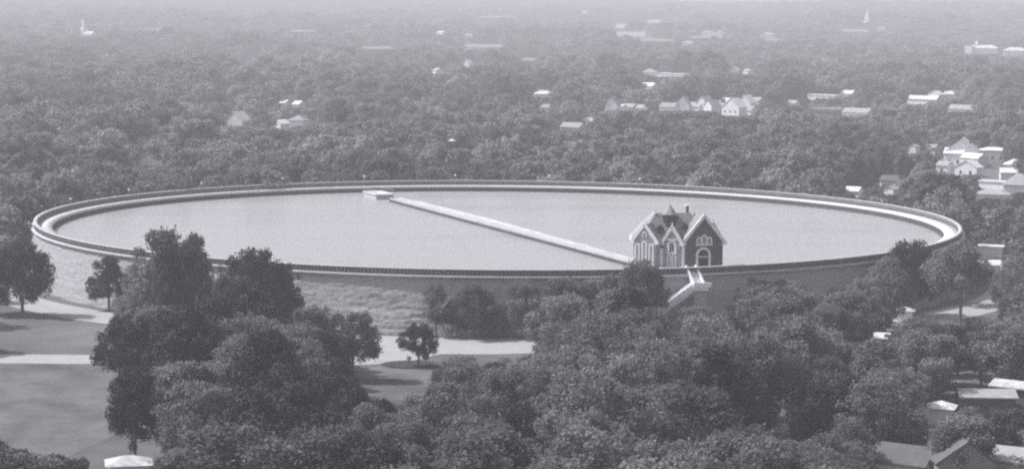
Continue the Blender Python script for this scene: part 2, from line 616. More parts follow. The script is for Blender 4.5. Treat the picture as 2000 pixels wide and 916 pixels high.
def arch_ring(mb, cx, z0, w_, h, t, y0, y1, n=10):
    """white surround round an arch, from its foot up and over"""
    def line(r, zf):
        pts = [(cx + r, zf)] + [(cx + r * math.cos(math.pi * i / n), z0 + h - w_ / 2 + r * math.sin(math.pi * i / n)) for i in range(n + 1)] + [(cx - r, zf)]
        return pts
    inn, ou = line(w_ / 2, z0), line(w_ / 2 + t, z0)
    k = len(inn)
    vs = [(x, y0, z) for x, z in inn] + [(x, y0, z) for x, z in ou] + [(x, y1, z) for x, z in inn] + [(x, y1, z) for x, z in ou]
    fs = []
    for i in range(k - 1):
        fs.append((i, i + 1, k + i + 1, k + i))
        fs.append((2 * k + i, 3 * k + i, 3 * k + i + 1, 2 * k + i + 1))
        fs.append((k + i, k + i + 1, 3 * k + i + 1, 3 * k + i))
        fs.append((i, 2 * k + i, 2 * k + i + 1, i + 1))
    fs += [(0, k, 3 * k, 2 * k), (k - 1, 3 * k - 1, 4 * k - 1, 2 * k - 1)]
    mb.add(vs, fs)


def arched_window(par, cx, z0, w_, h, yf, t=.28, name='window', sill=True):
    mb = MB()
    mb.prism(arch_pts(cx, z0, w_, h), yf - .04, yf + .1)
    pane = mb.build(name, PANE, par)
    mb = MB()
    arch_ring(mb, cx, z0, w_, h, t, yf - .16, yf + .05)
    if sill: mb.box(cx - w_ / 2 - t - .1, cx + w_ / 2 + t + .1, yf - .22, yf + .05, z0 - .25, z0 - .003)
    mb.box(cx - .05, cx + .05, yf - .09, yf - .045, z0, z0 + h - .1)
    mb.build('surround', TRIM, pane)
    return pane


def gable(par, x0, x1, yf, yb, zb, ze, zp, wall_m, roof_m, cope=.45, name='wall'):
    xm = (x0 + x1) / 2
    mb = MB()
    mb.prism([(x0, zb), (x1, zb), (x1, ze), (xm, zp), (x0, ze)], yf, yb)
    mb.build(name, wall_m, par)
    mb = MB()
    s = (zp - ze) / (xm - x0)
    o = .35
    for sg in (-1, 1):
        xe = xm + sg * (xm - x0 + o)
        zee = ze - s * o
        a = [(xe, zee + .03), (xm, zp + .03), (xm, zp + .3), (xe, zee + .3)]
        if sg > 0: a = a[::-1]
        mb.prism(a, yf + .1, yb + .2)
    mb.build('roof', roof_m, par)
    mb = MB()
    for sg in (-1, 1):
        mb.beam((xm + sg * (xm - x0 + .5), yf - .02, ze - s * .5 + .25), (xm + sg * .0, yf - .02, zp + .33), .42, cope)
        mb.box(min(xm + sg * (xm - x0 - .15), xm + sg * (xm - x0 + .7)), max(xm + sg * (xm - x0 - .15), xm + sg * (xm - x0 + .7)), yf - .25, yf + .3, ze - .75, ze - .15)
    mb.box(xm - .12, xm + .12, yf - .14, yf + .1, zp + .2, zp + 1.15)
    mb.build('gable_coping', TRIM, par)


ZE, ZB = 17.3, 7.0


def fr(x, y, rot, before):
    """set the parts built since `before` into a turned bay of the gatehouse"""
    for o in list(col.objects)[before:]:
        if o.parent == gh:
            o.location = (x, y, 0); o.rotation_euler = (0, 0, rot)


# front wing (dark brick gable to the right)
gable(gh, 0, 7.9, 0, 9, ZB, ZE - .15, 21.9, BRICK, SLATE, cope=.6)
d = None
mb = MB(); mb.prism(arch_pts(3.85, WALK + .05, 2.2, 4.3), -.04, .1); d = mb.build('door', PANE, gh)
mb = MB(); arch_ring(mb, 3.85, WALK + .05, 2.2, 4.3, .42, -.2, .05, 14)
mb.box(2.8, 4.9, -.12, -.05, 13.9, 14.1); mb.build('surround', TRIM, d)
for cx, h in ((2.95, 1.15), (4.0, 1.6), (5.05, 1.15)):
    arched_window(gh, cx, 16.6, .55, h, 0, t=.3, sill=False)
mb = MB(); mb.box(2.3, 5.7, -.2, .05, 16.25, 16.55); mb.build('sill_course', TRIM, gh)
gable(gh, 5.3, 9.0, 4.6, 8.9, ZB, 17.0, 20.0, BRICK, SLATE, cope=.6, name='rear_wall')
# main block with hipped roof
x0_, x1_, y0_, y1_ = -8.5, 4.4, 2.4, 9.7
mb = MB(); mb.box(x0_ + .4, x1_ - .6, y0_ + .4, y1_ - .4, ZB, ZE); mb.build('main_wall', RUBBLE, gh)
rz_ = 22.3
ym = (y0_ + y1_) / 2
mb = MB()
mb.add([(x0_, y0_, ZE + .02), (x1_, y0_, ZE + .02), (x1_, y1_, ZE + .02), (x0_, y1_, ZE + .02), (x0_ + 3.9, ym, rz_), (x1_ - 1.5, ym, rz_)],
       [(0, 3, 2, 1), (0, 1, 5, 4), (1, 2, 5), (2, 3, 4, 5), (3, 0, 4)])
mb.build('roof', SLATE, gh)
mb = MB()
mb.beam((x0_ - .1, y1_ + .1, ZE + .1), (x0_ + 4.0, ym, rz_ + .25), .8, .7)
mb.build('hip_coping', TRIM, gh)
mb = MB(); mb.box(x0_ - .25, x0_ + .9, y1_ - .9, y1_ + .3, ZE - .7, ZE + .015); mb.build('eaves_block', TRIM, gh)
# left bay with its own gable, turned toward the sun
k0 = len(col.objects)
gable(gh, -2.35, 2.35, -.6, 5, ZB, 17.35, 20.2, RUBBLE, SLATE, cope=.55, name='bay_wall')
for cx in (-1.5, 0, 1.5):
    arched_window(gh, cx, 12.4, .5, 4.0 if cx else 4.5, -.6, t=.27)
arched_window(gh, 0, 17.9, .5, 1.0, -.6, t=.22, sill=False)
mb = MB(); mb.box(-2.34, 2.34, -.88, -.62, 11.85, 12.1); mb.build('string_course', TRIM, gh)
fr(-7.6, 1.9, R(-38), k0)
# recess between bay and porch
arched_window(gh, -4.9, 12.9, .55, 2.6, y0_ + .4, t=.26)
mb = MB(); mb.box(-5.9, -3.6, y0_ - .1, y0_ + .3, 16.9, 17.3); mb.build('eaves_band', TRIM, gh)
mb = MB(); mb.box(-4.6, -3.7, y0_ - .5, y0_ + .38, ZB, 15.6); mb.build('buttress', TRIM, gh)
# porch bay
k0 = len(col.objects)
gable(gh, -1.75, 1.75, -.6, 4, ZB, 17.0, 19.7, RUBBLE, SLATE, cope=.6, name='porch_wall')
arched_window(gh, 0, 14.9, .95, 1.9, -.6, t=.46, sill=True)
for cx in (-.5, .5): arched_window(gh, cx, 12.0, .38, 2.3, -.6, t=.24, sill=False)
mb = MB(); mb.box(-1.0, 1.0, -.85, -.62, 17.3, 17.55); mb.build('sill_course', TRIM, gh)
fr(-2.15, 1.3, R(-32), k0)
mb = MB()
mb.box(-.75, -.05, -.1, 1.2, ZB, ZE - .3)
mb.build('corner_pier', TRIM, gh)
# dark ventilation turret
tx, ty = -1.8, 5.2
tu = MB(); tu.cyl(tx, ty, 18.4, 22.0, 1.4, 1.4, 8); tu = tu.build('turret', SLATE_DK, gh)
mb = MB(); mb.cyl(tx, ty, 22.0, 22.2, 1.75, 1.75, 8); mb.cyl(tx, ty, 22.202, 23.0, 1.5, .95, 8); mb.cyl(tx, ty, 23.002, 24.1, .95, .05, 8); mb.cyl(tx, ty, 24.05, 24.6, .05, .03, 6)
mb.build('turret_roof', RF_M, tu)
for k in range(8):
    a = 2 * math.pi * (k + .5) / 8
    mb = MB(); mb.box(-.2, .2, -.2, .2, 20.7, 21.5)
    o = mb.build('louvre', PANE, tu); o.location = (tx + 1.25 * math.cos(a), ty + 1.25 * math.sin(a), 0); o.rotation_euler = (0, 0, a)
for dx, dy in ((1.2, 3.9), (-4.3, 3.3)):
    mb = MB(); mb.box(-.65, .65, -.2, 1.6, 18.2, 19.5); mb.prism([(-.85, 19.502), (.85, 19.502), (0, 20.4)], -.3, 1.7)
    o = mb.build('dormer', SLATE_DK, gh); o.location = (dx, dy, 0)
ch = MB(); ch.box(2.15, 2.6, 6.5, 7.1, 20.5, 23.6); ch = ch.build('chimney', BRICK, gh)
mb = MB(); mb.box(2.0, 2.75, 6.35, 7.25, 23.602, 23.85); mb.build('chimney_cap', TRIM, ch)
# foundation standing in the basin
mb = MB(); mb.box(-.1, 8.0, -2.4, -.3, 7.5, WALK + .02); mb.build('terrace', CONCRETE, gh)

# ------------------------------------------------------------------ stairs down the outer wall
sx, sy = at_z(1352, 524, 11.2)
st = empty('stone_stairs', (0, 0, 0))
tag(st, 'pale stone stairway turning down the outer wall below the gatehouse door', 'stairs')
LX, LY = 37.6, 437.4


def flight(a, b, wd, par, name='flight'):
    """solid stair flight from a (top) to b (foot)"""
    a, b = Vector(a), Vector(b)
    n_ = max(3, int(abs(a.z - b.z) / .19))
    d = Vector((b.x - a.x, b.y - a.y, 0)); Ls = d.length; d.normalize()
    s = Vector((-d.y, d.x, 0)) * wd / 2
    mb = MB()
    for i in range(n_):
        p0 = a + d * Ls * i / n_; p1 = a + d * Ls * (i + 1) / n_
        z1 = a.z - (a.z - b.z) * i / n_
        z0 = z1 - 1.3
        vs = []
        for z in (z0, z1):
            vs += [(p0.x - s.x, p0.y - s.y, z), (p1.x - s.x, p1.y - s.y, z), (p1.x + s.x, p1.y + s.y, z), (p0.x + s.x, p0.y + s.y, z)]
        mb.add(vs, [(0, 3, 2, 1), (4, 5, 6, 7), (0, 1, 5, 4), (1, 2, 6, 5), (2, 3, 7, 6), (3, 0, 4, 7)])
    f = mb.build(name, STAIR, par)
    for sg in (-1, 1):
        mb = MB()
        o_ = s * (1.0 + .2 / (wd / 2)) * sg
        mb.beam((a.x + o_.x, a.y + o_.y, a.z + .15), (b.x + o_.x, b.y + o_.y, b.z + .15), .32, .95)
        mb.build('side_wall', STAIR, f)
    return f


wx = sx
flight((35.4, 442.2, 12.35), (LX - .7, LY + 1.7, 9.2), 1.8, st)
mb = MB(); mb.box(LX - 2.0, LX + 1.0, LY - 1.6, LY + 1.6, 8.5, 9.2); pier = MB(); pier.box(LX - 1.7, LX + .7, LY - 1.3, LY + 2.3, 0, 8.498); pier.build('landing_pier', STONE, st); mb.build('landing', STAIR, st)
ex, ey = 31.0, 436.6
flight((LX - 2.0, LY - .2, 9.2), (ex, LY - .6, 5.9), 1.7, st)
flight((ex, LY - .6, 5.9), (ex - 8.5, LY - 2.5, .6), 1.7, st)
mb = MB(); mb.box(LX - 1.9, LX + 1.5, LY - 1.7, LY - 1.35, 9.202, 10.1); mb.build('landing_parapet', STAIR, st)


# ------------------------------------------------------------------ houses and far buildings
VIS = []        # (px0, px1, py_bottom, distance): columns kept open so that a building shows above the trees in front of it


def windows(par, face, u0, u1, zb, n_, wd=.9, ht=1.3, y=0.0):
    """row of windows on one face; face 'f' (local -y) or 'l' (local -x)"""
    for k in range(n_):
        c = u0 + (u1 - u0) * (k + .5) / n_
        mb = MB()
        if face == 'f': mb.box(c - wd / 2, c + wd / 2, y - .05, y + .05, zb, zb + ht)
        else: mb.box(y - .05, y + .05, c - wd / 2, c + wd / 2, zb, zb + ht)
        mb.build('window', PANE, par)


def house(px, py, wm, dm, hm, label, cat='house', rot=0.0, roof='gable', rm=None, wall=None, name='house', axis='x', pitch=.55, vis=None, group=None,
          win=True, base=None, chim=False, zoff=None, hood=None):
    """building whose visible middle shows at (px, py); wm x dm footprint, hm eaves height"""
    rm = rm or RF_M; wall = wall or WHITE
    rise = pitch * (dm if axis == 'x' else wm) / 2
    if roof == 'flat': rise = .5
    zc = hm * .75 if zoff is None else zoff
    x, y, g = hit(px, py, zc)
    rot = rot - (.62 if y > 600 and roof != 'hip' else .3)
    h = empty(name, (x, y, g), rot)
    tag(h, label, cat, group)
    W, D = wm / 2, dm / 2
    mb = MB()
    if roof == 'gable' and axis == 'x':
        mb.prism_x([(-D, -1), (D, -1), (D, hm), (0, hm + rise), (-D, hm)], -W, W)
    elif roof == 'gable':
        mb.prism([(-W, -1), (W, -1), (W, hm), (0, hm + rise), (-W, hm)], -D, D)
    else:
        mb.box(-W, W, -D, D, -1, hm)
    mb.build('wall', wall, h)
    mb = MB()
    if roof == 'gable':
        e = .45; t = .25
        if axis == 'x':
            s = rise / D
            for sg in (-1, 1):
                mb.prism_x([(sg * (D + e), hm - s * e + .03), (0, hm + rise + .03), (0, hm + rise + t), (sg * (D + e), hm - s * e + t)], -W - .3, W + .3)
        else:
            s = rise / W
            for sg in (-1, 1):
                mb.prism([(sg * (W + e), hm - s * e + .03), (0, hm + rise + .03), (0, hm + rise + t), (sg * (W + e), hm - s * e + t)], -D - .3, D + .3)
    elif roof == 'hip':
        e = .6; r = min(W, D) * .98
        mb.add([(-W - e, -D - e, hm + .02), (W + e, -D - e, hm + .02), (W + e, D + e, hm + .02), (-W - e, D + e, hm + .02),
                (-(W - r), 0, hm + rise), ((W - r) + .05, 0, hm + rise)], [(0, 3, 2, 1), (0, 1, 5, 4), (1, 2, 5), (2, 3, 4, 5), (3, 0, 4)])
    else:
        mb.box(-W - .35, W + .35, -D - .35, D + .35, hm + .003, hm + .45)
    rf = mb.build('roof', rm, h)
    if win:
        nw = max(1, int(wm / 3.2))
        for fl in range(max(1, int(hm / 3.2))):
            windows(h, 'f', -W * .88, W * .88, 1.0 + fl * 3.0, min(nw, 9), y=-D)
    if chim:
        mb = MB(); mb.box(W * .4, W * .4 + .9, -.4, .4, hm, hm + rise + 1.6); mb.build('chimney', BRICK, rf)
    a0 = project(x - W, y, g)[0]; a1 = project(x + W, y, g)[0]
    vb = vis if vis is not None else py + 3
    if vb: VIS.append((a0 - 2, a1 + 2, vb, y))
    return h


def church(px, py_base, hgt, label, nave=(16, 9), navedir=1, wide=5.0, py_vis=None):
    x, y, g = hit(px, py_base, 0)
    c = empty('church', (x, y, g), R(-38))
    tag(c, label, 'church')
    mb = MB(); mb.box(-wide / 2, wide / 2, -wide / 2, wide / 2, -1, hgt * .48); t = mb.build('tower', WHITE, c)
    mb = MB(); mb.cyl(0, 0, hgt * .48 + .003, hgt * .62, wide * .42, wide * .38, 8); mb.cyl(0, 0, hgt * .62 + .003, hgt, wide * .36, .08, 8); mb.build('spire', WHITE, t)
    mb = MB(); mb.box(-.6, .6, -wide / 2 - .06, -wide / 2 + .05, hgt * .3, hgt * .4); mb.build('window', PANE, t)
    W, H = nave
    n0, n1 = (wide / 2 + .01, wide / 2 + W) if navedir > 0 else (-wide / 2 - W, -wide / 2 - .01)
    mb = MB(); mb.prism_x([(-4.5, -1), (4.5, -1), (4.5, H * .6), (0, H), (-4.5, H * .6)], n0, n1); nv = mb.build('nave', WHITE, c)
    mb = MB()
    for sg in (-1, 1): mb.prism_x([(sg * 4.9, H * .6 - .1), (0, H + .05), (0, H + .3), (sg * 4.9, H * .6 + .15)], n0, n1)
    mb.build('roof', RF_L, nv)
    vb = py_vis or py_base - 2
    VIS.append((project(x - wide, y, g)[0], project(x + wide, y, g)[0], vb - 2, y))
    VIS.append((project(x + min(n0, n1), y, g)[0], project(x + max(n0, n1), y, g)[0], vb + 0, y))


church(163, 74, 30, 'white church steeple with short nave rising from the woods, far left', nave=(20, 9), wide=6, py_vis=70)
church(1694, 50, 30, 'slender white church spire on the skyline toward the right', nave=(6, 6), navedir=-1, wide=7.5, py_vis=44)

G1 = 'houses scattered through the woods'
# long institutional building, upper right
HS = [
 (1920, 98, 38, 14, 9, 'long white institutional building with small cupola, upper right among the woods', dict(cat='building', roof='hip', rm=RF_L, vis=106, name='institutional_building')),
 (1984, 102, 30, 14, 7, 'long low white building beside the cupola building, cut by the right edge', dict(cat='building', roof='hip', rm=RF_L, vis=110, name='institutional_building')),
 (1894, 95, 9, 10, 12, 'short pale tower block at the left end of the institutional building', dict(cat='building', roof='flat', rm=RF_L, vis=104, name='tower_block')),
 (1317, 147, 27, 14, 4, 'long low building with flat bright roof, right of a domed roof', dict(cat='building', roof='flat', rm=RF_L, win=False, name='low_building')),
 (1270, 144, 12, 10, 5, 'grey hip roofed house at the left end of the long flat bright roof', dict(roof='hip', rm=RF_M)),
 (1265, 171, 14, 8, 4, 'small pale roofed house alone below the long flat bright roof', dict(rm=RF_L, rot=-.1)),
 (1197, 209, 7, 8, 5.5, 'white gabled house alone left of the row of houses', dict(axis='y', pitch=1.2, rot=.3, vis=216)),
 (1211, 213, 6, 6, 3.5, 'low white shed against the right side of the lone white gabled house', dict(rm=RF_L, win=False, vis=216, cat='shed', name='shed')),
 (1231, 212, 7, 6, 3.5, 'small dim house second right of the lone white gabled house', dict(rm=RF_M, vis=215)),
 (1252, 214, 5, 6, 3.2, 'tiny grey cottage between the lone white house and the row', dict(rm=RF_M, vis=216)),
 (1307, 213, 9, 8, 4.5, 'grey roofed cottage at the left end of the house row', dict(rm=RF_M, rot=.2, vis=217)),
 (1336, 209, 8, 9, 5.5, 'bright white gabled house, first tall one of the row from the left', dict(axis='y', pitch=1.2, rot=.35, rm=RF_M, vis=216)),
 (1360, 212, 8, 8, 4.5, 'white low house just right of the first tall gable of the row', dict(rm=RF_M, vis=216)),
 (1377, 209, 8, 9, 5.8, 'white house with steep central gable in the middle of the row', dict(axis='y', pitch=1.2, rm=RF_M, vis=217)),
 (1391, 211, 6, 8, 5.5, 'narrow white house right of the steep central gable of the row', dict(axis='y', pitch=1.0, rm=RF_M, rot=-.2, vis=217)),
 (1408, 212, 7, 7, 4.8, 'pale house between the steep gable and the big white front', dict(rm=RF_M, vis=216)),
 (1424, 202, 10, 7, 4.2, 'small pale roof behind the big white fronted house', dict(rm=RF_L, win=False, vis=204)),
 (1434, 216, 11, 9, 7.0, 'big bright white fronted house with round shouldered gable, nearest of the row', dict(axis='y', pitch=.9, rm=RF_L, vis=227)),
 (1457, 219, 11, 8, 4.5, 'grey sided house attached right of the big white fronted house', dict(rm=RF_M, vis=224)),
 (1459, 205, 9, 8, 5.5, 'white house behind and right of the big white fronted house', dict(axis='y', pitch=1.0, rm=RF_L, vis=209)),
 (1475, 200, 9, 7, 4, 'pale roofed house at the right end of the row', dict(rm=RF_M, vis=204)),
 (1062, 187, 12, 8, 4.5, 'pale hipped roof among trees above the middle of the far rim', dict(roof='hip', rm=RF_L, win=False, vis=189)),
 (1070, 214, 6, 6, 4, 'small white cottage just below the pale hipped roof', dict(rm=RF_M, vis=217)),
 (1148, 241, 5, 6, 4.5, 'tiny bright white cottage alone in the woods behind the dividing wall', dict(axis='y', rm=RF_L, vis=245)),
 (1120, 252, 11, 7, 4, 'dim grey roof left of the tiny bright cottage', dict(rm=RF_M, win=False, vis=254)),
 (465, 241, 11, 9, 5, 'white house with bright roof alone in the woods, left of centre', dict(axis='y', rm=RF_P, pitch=.8, rot=.15, vis=247)),
 (548, 246, 6, 7, 4.5, 'bright white cottage right of the lone white house', dict(axis='y', rm=RF_L, vis=252)),
 (583, 240, 8, 8, 5.5, 'dim pale house right of the bright white cottage', dict(roof='hip', rm=RF_M, vis=246)),
 (557, 205, 5, 6, 4, 'tiny white cottage above the bright white cottage', dict(rm=RF_L, vis=208)),
 (584, 207, 5, 6, 4, 'tiny pale shed in the woods right of the topmost cottage', dict(rm=RF_L, vis=210, cat='shed', name='shed', win=False)),
 (300, 317, 9, 7, 4.5, 'grey gabled roof in a gap of the woods behind the left rim', dict(axis='y', rm=RF_M, rot=.5, vis=325)),
 (915, 72, 14, 9, 6, 'grey hipped house far off in the woods above centre', dict(roof='hip', rm=RF_M, vis=76)),
 (862, 66, 11, 8, 5, 'small bright roofed house far off above centre, left of the hipped one', dict(rm=RF_L, vis=69)),
 (914, 128, 8, 7, 5, 'small bright white triangular gable in the woods above centre', dict(axis='y', pitch=1.0, rm=RF_L, vis=132)),
 (854, 141, 10, 8, 5, 'pale slanting roof in the woods left of the white triangular gable', dict(rm=RF_L, rot=-.5, win=False, vis=145)),
 (1610, 190, 20, 10, 4, 'long bright flat roof alone in the woods, right of the house row', dict(roof='flat', rm=RF_L, win=False, vis=192, cat='building', name='low_building')),
 (1657, 186, 9, 7, 4, 'small pale roof right of the long bright flat roof', dict(rm=RF_L, win=False, vis=188)),
 (1549, 205, 6, 6, 4, 'tiny pale cottage left of the long bright flat roof', dict(rm=RF_M, vis=207)),
 (1805, 197, 20, 7, 4, 'low pale roof at the left of the three far right white houses', dict(rm=RF_L, win=False, vis=199)),
 (1828, 190, 8, 8, 6.5, 'white house with dark windows, middle of the three far right houses', dict(axis='y', rm=RF_L, vis=198)),
 (1857, 188, 8, 7, 5, 'white house at the right of the three far right houses', dict(rm=RF_L, rot=.3, vis=194)),
 (1885, 216, 18, 8, 3.5, 'wide dim grey roof below the three far right houses', dict(rm=RF_M, win=False, vis=218)),
 (1676, 223, 16, 8, 4, 'dim grey roof in the woods above the right rim', dict(rm=RF_M, win=False, vis=226)),
 (1785, 293, 3.5, 4, 5, 'narrow pale cottage end left of the large white house complex', dict(axis='y', rm=RF_M, vis=300)),
 (1820, 294, 5, 5, 3.6, 'grey cottage with dark opening next left of the large white house complex', dict(rm=RF_M, vis=299)),
 (1880, 302, 13, 10, 5.8, 'large white house with steep gable facing front in the right hand complex', dict(axis='y', pitch=.8, rm=RF_L, rot=.35, vis=322, chim=True)),
 (1866, 305, 8, 7, 5, 'low white wing at the left end of the large white house', dict(rm=RF_L, rot=.2, vis=314, cat='house wing')),
 (1903, 313, 9, 6, 3.8, 'pale roofed wing in front of the large white house', dict(rm=RF_L, rot=-.3, vis=322, cat='house wing')),
 (1892, 331, 9, 6, 3.6, 'small white outbuilding below the large white house', dict(axis='y', rm=RF_L, vis=341, cat='outbuilding', name='outbuilding')),
 (1845, 328, 4.5, 5, 3.5, 'tiny white shed with dark doorway left of the large white house', dict(rm=RF_M, vis=333, cat='shed', name='shed')),
 (1940, 299, 12, 8, 4.8, 'long two storey white house right of the large gabled house', dict(roof='hip', rm=RF_L, pitch=.3, vis=311)),
 (1985, 327, 9, 7, 4.5, 'white hipped roof house near the right edge above a low shed', dict(roof='hip', rm=RF_L, vis=334)),
 (1969, 341, 6, 5, 3, 'small bright slanting roofed shed near the right edge', dict(rm=RF_L, rot=.5, win=False, vis=345, cat='shed', name='shed')),
 (1990, 362, 9.5, 8, 4.8, 'white house with grey hipped roof and tall windows at the right edge', dict(roof='hip', rm=RF_M, pitch=.9, vis=376, zoff=4.5)),
 (1945, 360, 11, 4, 2.6, 'long low white garage left of the grey hipped house', dict(roof='flat', rm=RF_L, win=False, vis=364, cat='garage', name='garage')),
 (1939, 383, 11, 7, 3.0, 'low pale grey roofed house below the long white garage', dict(roof='hip', rm=RF_M, win=False, vis=386, pitch=.4)),
 (1740, 357, 6, 5, 3.6, 'grey roof just above the far right part of the rim', dict(rm=RF_D, win=False, vis=359)),
 (1741, 375, 3.4, 4, 3.8, 'small white cottage front just behind the right part of the rim', dict(axis='y', rm=RF_M, vis=379)),
 (1668, 377, 5, 4, 2.6, 'low pale hut close behind the right part of the rim', dict(rm=RF_L, win=False, vis=379, cat='hut', name='hut')),
 (1240, 64, 55, 22, 7, 'wide pale industrial roof far off near the skyline', dict(roof='flat', rm=RF_M, wall=RF_L, vis=78, cat='building', name='low_building', win=False)),
 (1275, 41, 45, 18, 7, 'pale strip of building near the skyline above the industrial roof', dict(roof='flat', rm=RF_L, vis=45, cat='building', name='low_building', win=False)),
 (1214, 49, 20, 10, 6, 'small bright building near the skyline left of the pale strip', dict(roof='flat', rm=RF_L, vis=52, cat='building', name='low_building', win=False)),
 (1393, 66, 34, 16, 7, 'pale hipped building far off right of the industrial roof', dict(roof='hip', rm=RF_M, vis=73, cat='building', name='low_building', win=False)),
 (1345, 86, 16, 10, 5, 'dim pale cottage far off between the industrial roof and the house row', dict(roof='hip', rm=RF_M, vis=89, win=False)),
 (1500, 70, 22, 12, 6, 'dim pale building far off, right of the hipped building', dict(roof='hip', rm=RF_M, vis=74, cat='building', name='low_building', win=False)),
 (1143, 27, 16, 10, 6, 'bright speck of a house near the skyline above centre', dict(rm=RF_L, vis=30, win=False)),
 (1434, 139, 10, 8, 5, 'white gabled cottage right of the long flat bright roof', dict(axis='y', rm=RF_L, rot=.4, vis=143)),
 (1462, 142, 9, 7, 4.5, 'dim pale roof right of the white gabled cottage', dict(rm=RF_M, rot=-.5, vis=145, win=False)),
 (1722, 57, 14, 8, 6, 'dim pale house on the far hill just right of the slender spire', dict(rm=RF_M, vis=61, rot=.4, win=False)),
 # near roofs
 (1932, 489, 7.0, 4, 2.6, 'low pale roofed shed among trees right of the wall end', dict(roof='flat', rm=RF_L, win=False, vis=491, cat='shed', name='shed')),
 (1943, 521, 2.4, 3, 2.2, 'tiny pale hut below the low shed right of the wall end', dict(rm=RF_L, win=False, vis=524, cat='hut', name='hut')),
 (1925, 781, 8.6, 6.0, 3.2, 'broad grey shed roof in the trees at lower right', dict(roof='gable', pitch=.25, rm=RF_M, wall=RF_D, rot=.25, win=False, vis=788, cat='shed', name='shed')),
 (1982, 768, 6.5, 4.5, 3.4, 'bright pale shed roof behind the broad grey one at lower right', dict(roof='gable', pitch=.3, rm=RF_P, wall=RF_D, rot=-.3, win=False, vis=772, cat='shed', name='shed')),
 (1838, 803, 3.5, 3.5, 2.6, 'small round shouldered pale hut left of the broad grey shed roof', dict(roof='hip', rm=RF_L, win=False, vis=810, cat='hut', name='hut')),
 (1872, 908, 7.5, 9, 4.5, 'dark gabled roof cut by the bottom edge at lower right', dict(axis='y', pitch=.7, rm=RF_D, wall=RF_M, rot=.35, win=False, vis=930)),
 (1770, 912, 8.0, 6, 3.5, 'grey gabled roof cut by the bottom edge left of the dark one', dict(roof='gable', pitch=.6, rm=RF_D, rot=-.3, win=False, vis=930)),
 (1988, 908, 6, 5, 3.2, 'pale roof in the bottom right corner', dict(rm=RF_M, rot=-.2, win=False, vis=925)),
 (252, 919, 5.2, 4.0, 2.6, 'bright pale roof cut by the bottom edge at lower left', dict(roof='hip', pitch=.5, rm=RF_P, rot=.5, win=False, vis=914, cat='shed', name='shed')),
 (1536, 853, 2.4, 2.4, 2.4, 'tiny pale roofed hut deep in the trees at lower right of centre', dict(roof='gable', rm=RF_M, win=False, vis=858, cat='hut', name='hut')),
 (1768, 614, 3.0, 2.5, 2.3, 'tiny white hut beside the ring road at the right', dict(roof='hip', rm=RF_P, win=False, vis=620, cat='hut', name='hut')),
 (1725, 666, 3.0, 2.5, 2.2, 'low pale hut in the trees below the white hut on the ring road', dict(roof='gable', rm=RF_L, win=False, vis=667, cat='hut', name='hut')),
]
for px, py, wm, dm, hm, lab, kw in HS:
    house(px, py, wm, dm, hm, lab, group=G1 if kw.get('cat', 'house') == 'house' else None, **kw)
    if 'cupola' in lab and 'small cupola' in lab:
        hh = col.objects[-1]
# cupola for the institutional building
inst = [o for o in col.objects if o.name == 'institutional_building'][0]
mb = MB(); mb.box(-10, -6, -2, 2, 12.5, 15.0); mb.cyl(-8, 0, 15.002, 18, 2.0, .1, 8); mb.build('cupola', WHITE, inst)

# little white domed hut just behind the far rim
x, y, g = hit(877, 350, 5.0)
y = max(y, 668.0)
hx = (877 - 1000) / F_PX * y
dh = empty('domed_hut', (hx, y, 0)); tag(dh, 'tiny white domed hut peeping over the far rim below centre', 'hut')
mb = MB(); mb.cyl(0, 0, 0, 11.2, 1.5, 1.3, 14); mb.build('wall', WHITE, dh)
bm = bmesh.new(); bmesh.ops.create_uvsphere(bm, u_segments=16, v_segments=10, radius=1.7)
me = bpy.data.meshes.new('dome'); bm.to_mesh(me); bm.free(); me.materials.append(WHITE)
g_ = bpy.data.objects.new('dome', me); g_.location = (0, 0, 11.6); col.objects.link(g_); g_.parent = dh
# water tower like post with two pale bands in the woods
x, y, g = hit(883, 296, 11)
tw = empty('small_tower', (x, y, g)); tag(tw, 'small dark tower with two pale bands in the woods behind the far rim', 'tower')
mb = MB(); mb.box(-1.2, 1.2, -1.2, 1.2, -1, 14.6); mb.build('shaft', RF_D, tw)
mb = MB(); mb.box(-1.3, 1.3, -1.3, 1.3, 11.0, 11.4); mb.build('lower_band', TRIM, tw)
mb = MB(); mb.box(-1.3, 1.3, -1.3, 1.3, 14.602, 14.9); mb.cyl(0, 0, 14.902, 15.5, .9, .1, 8); mb.build('cap', TRIM, tw)
VIS.append((880, 887, 291, y))

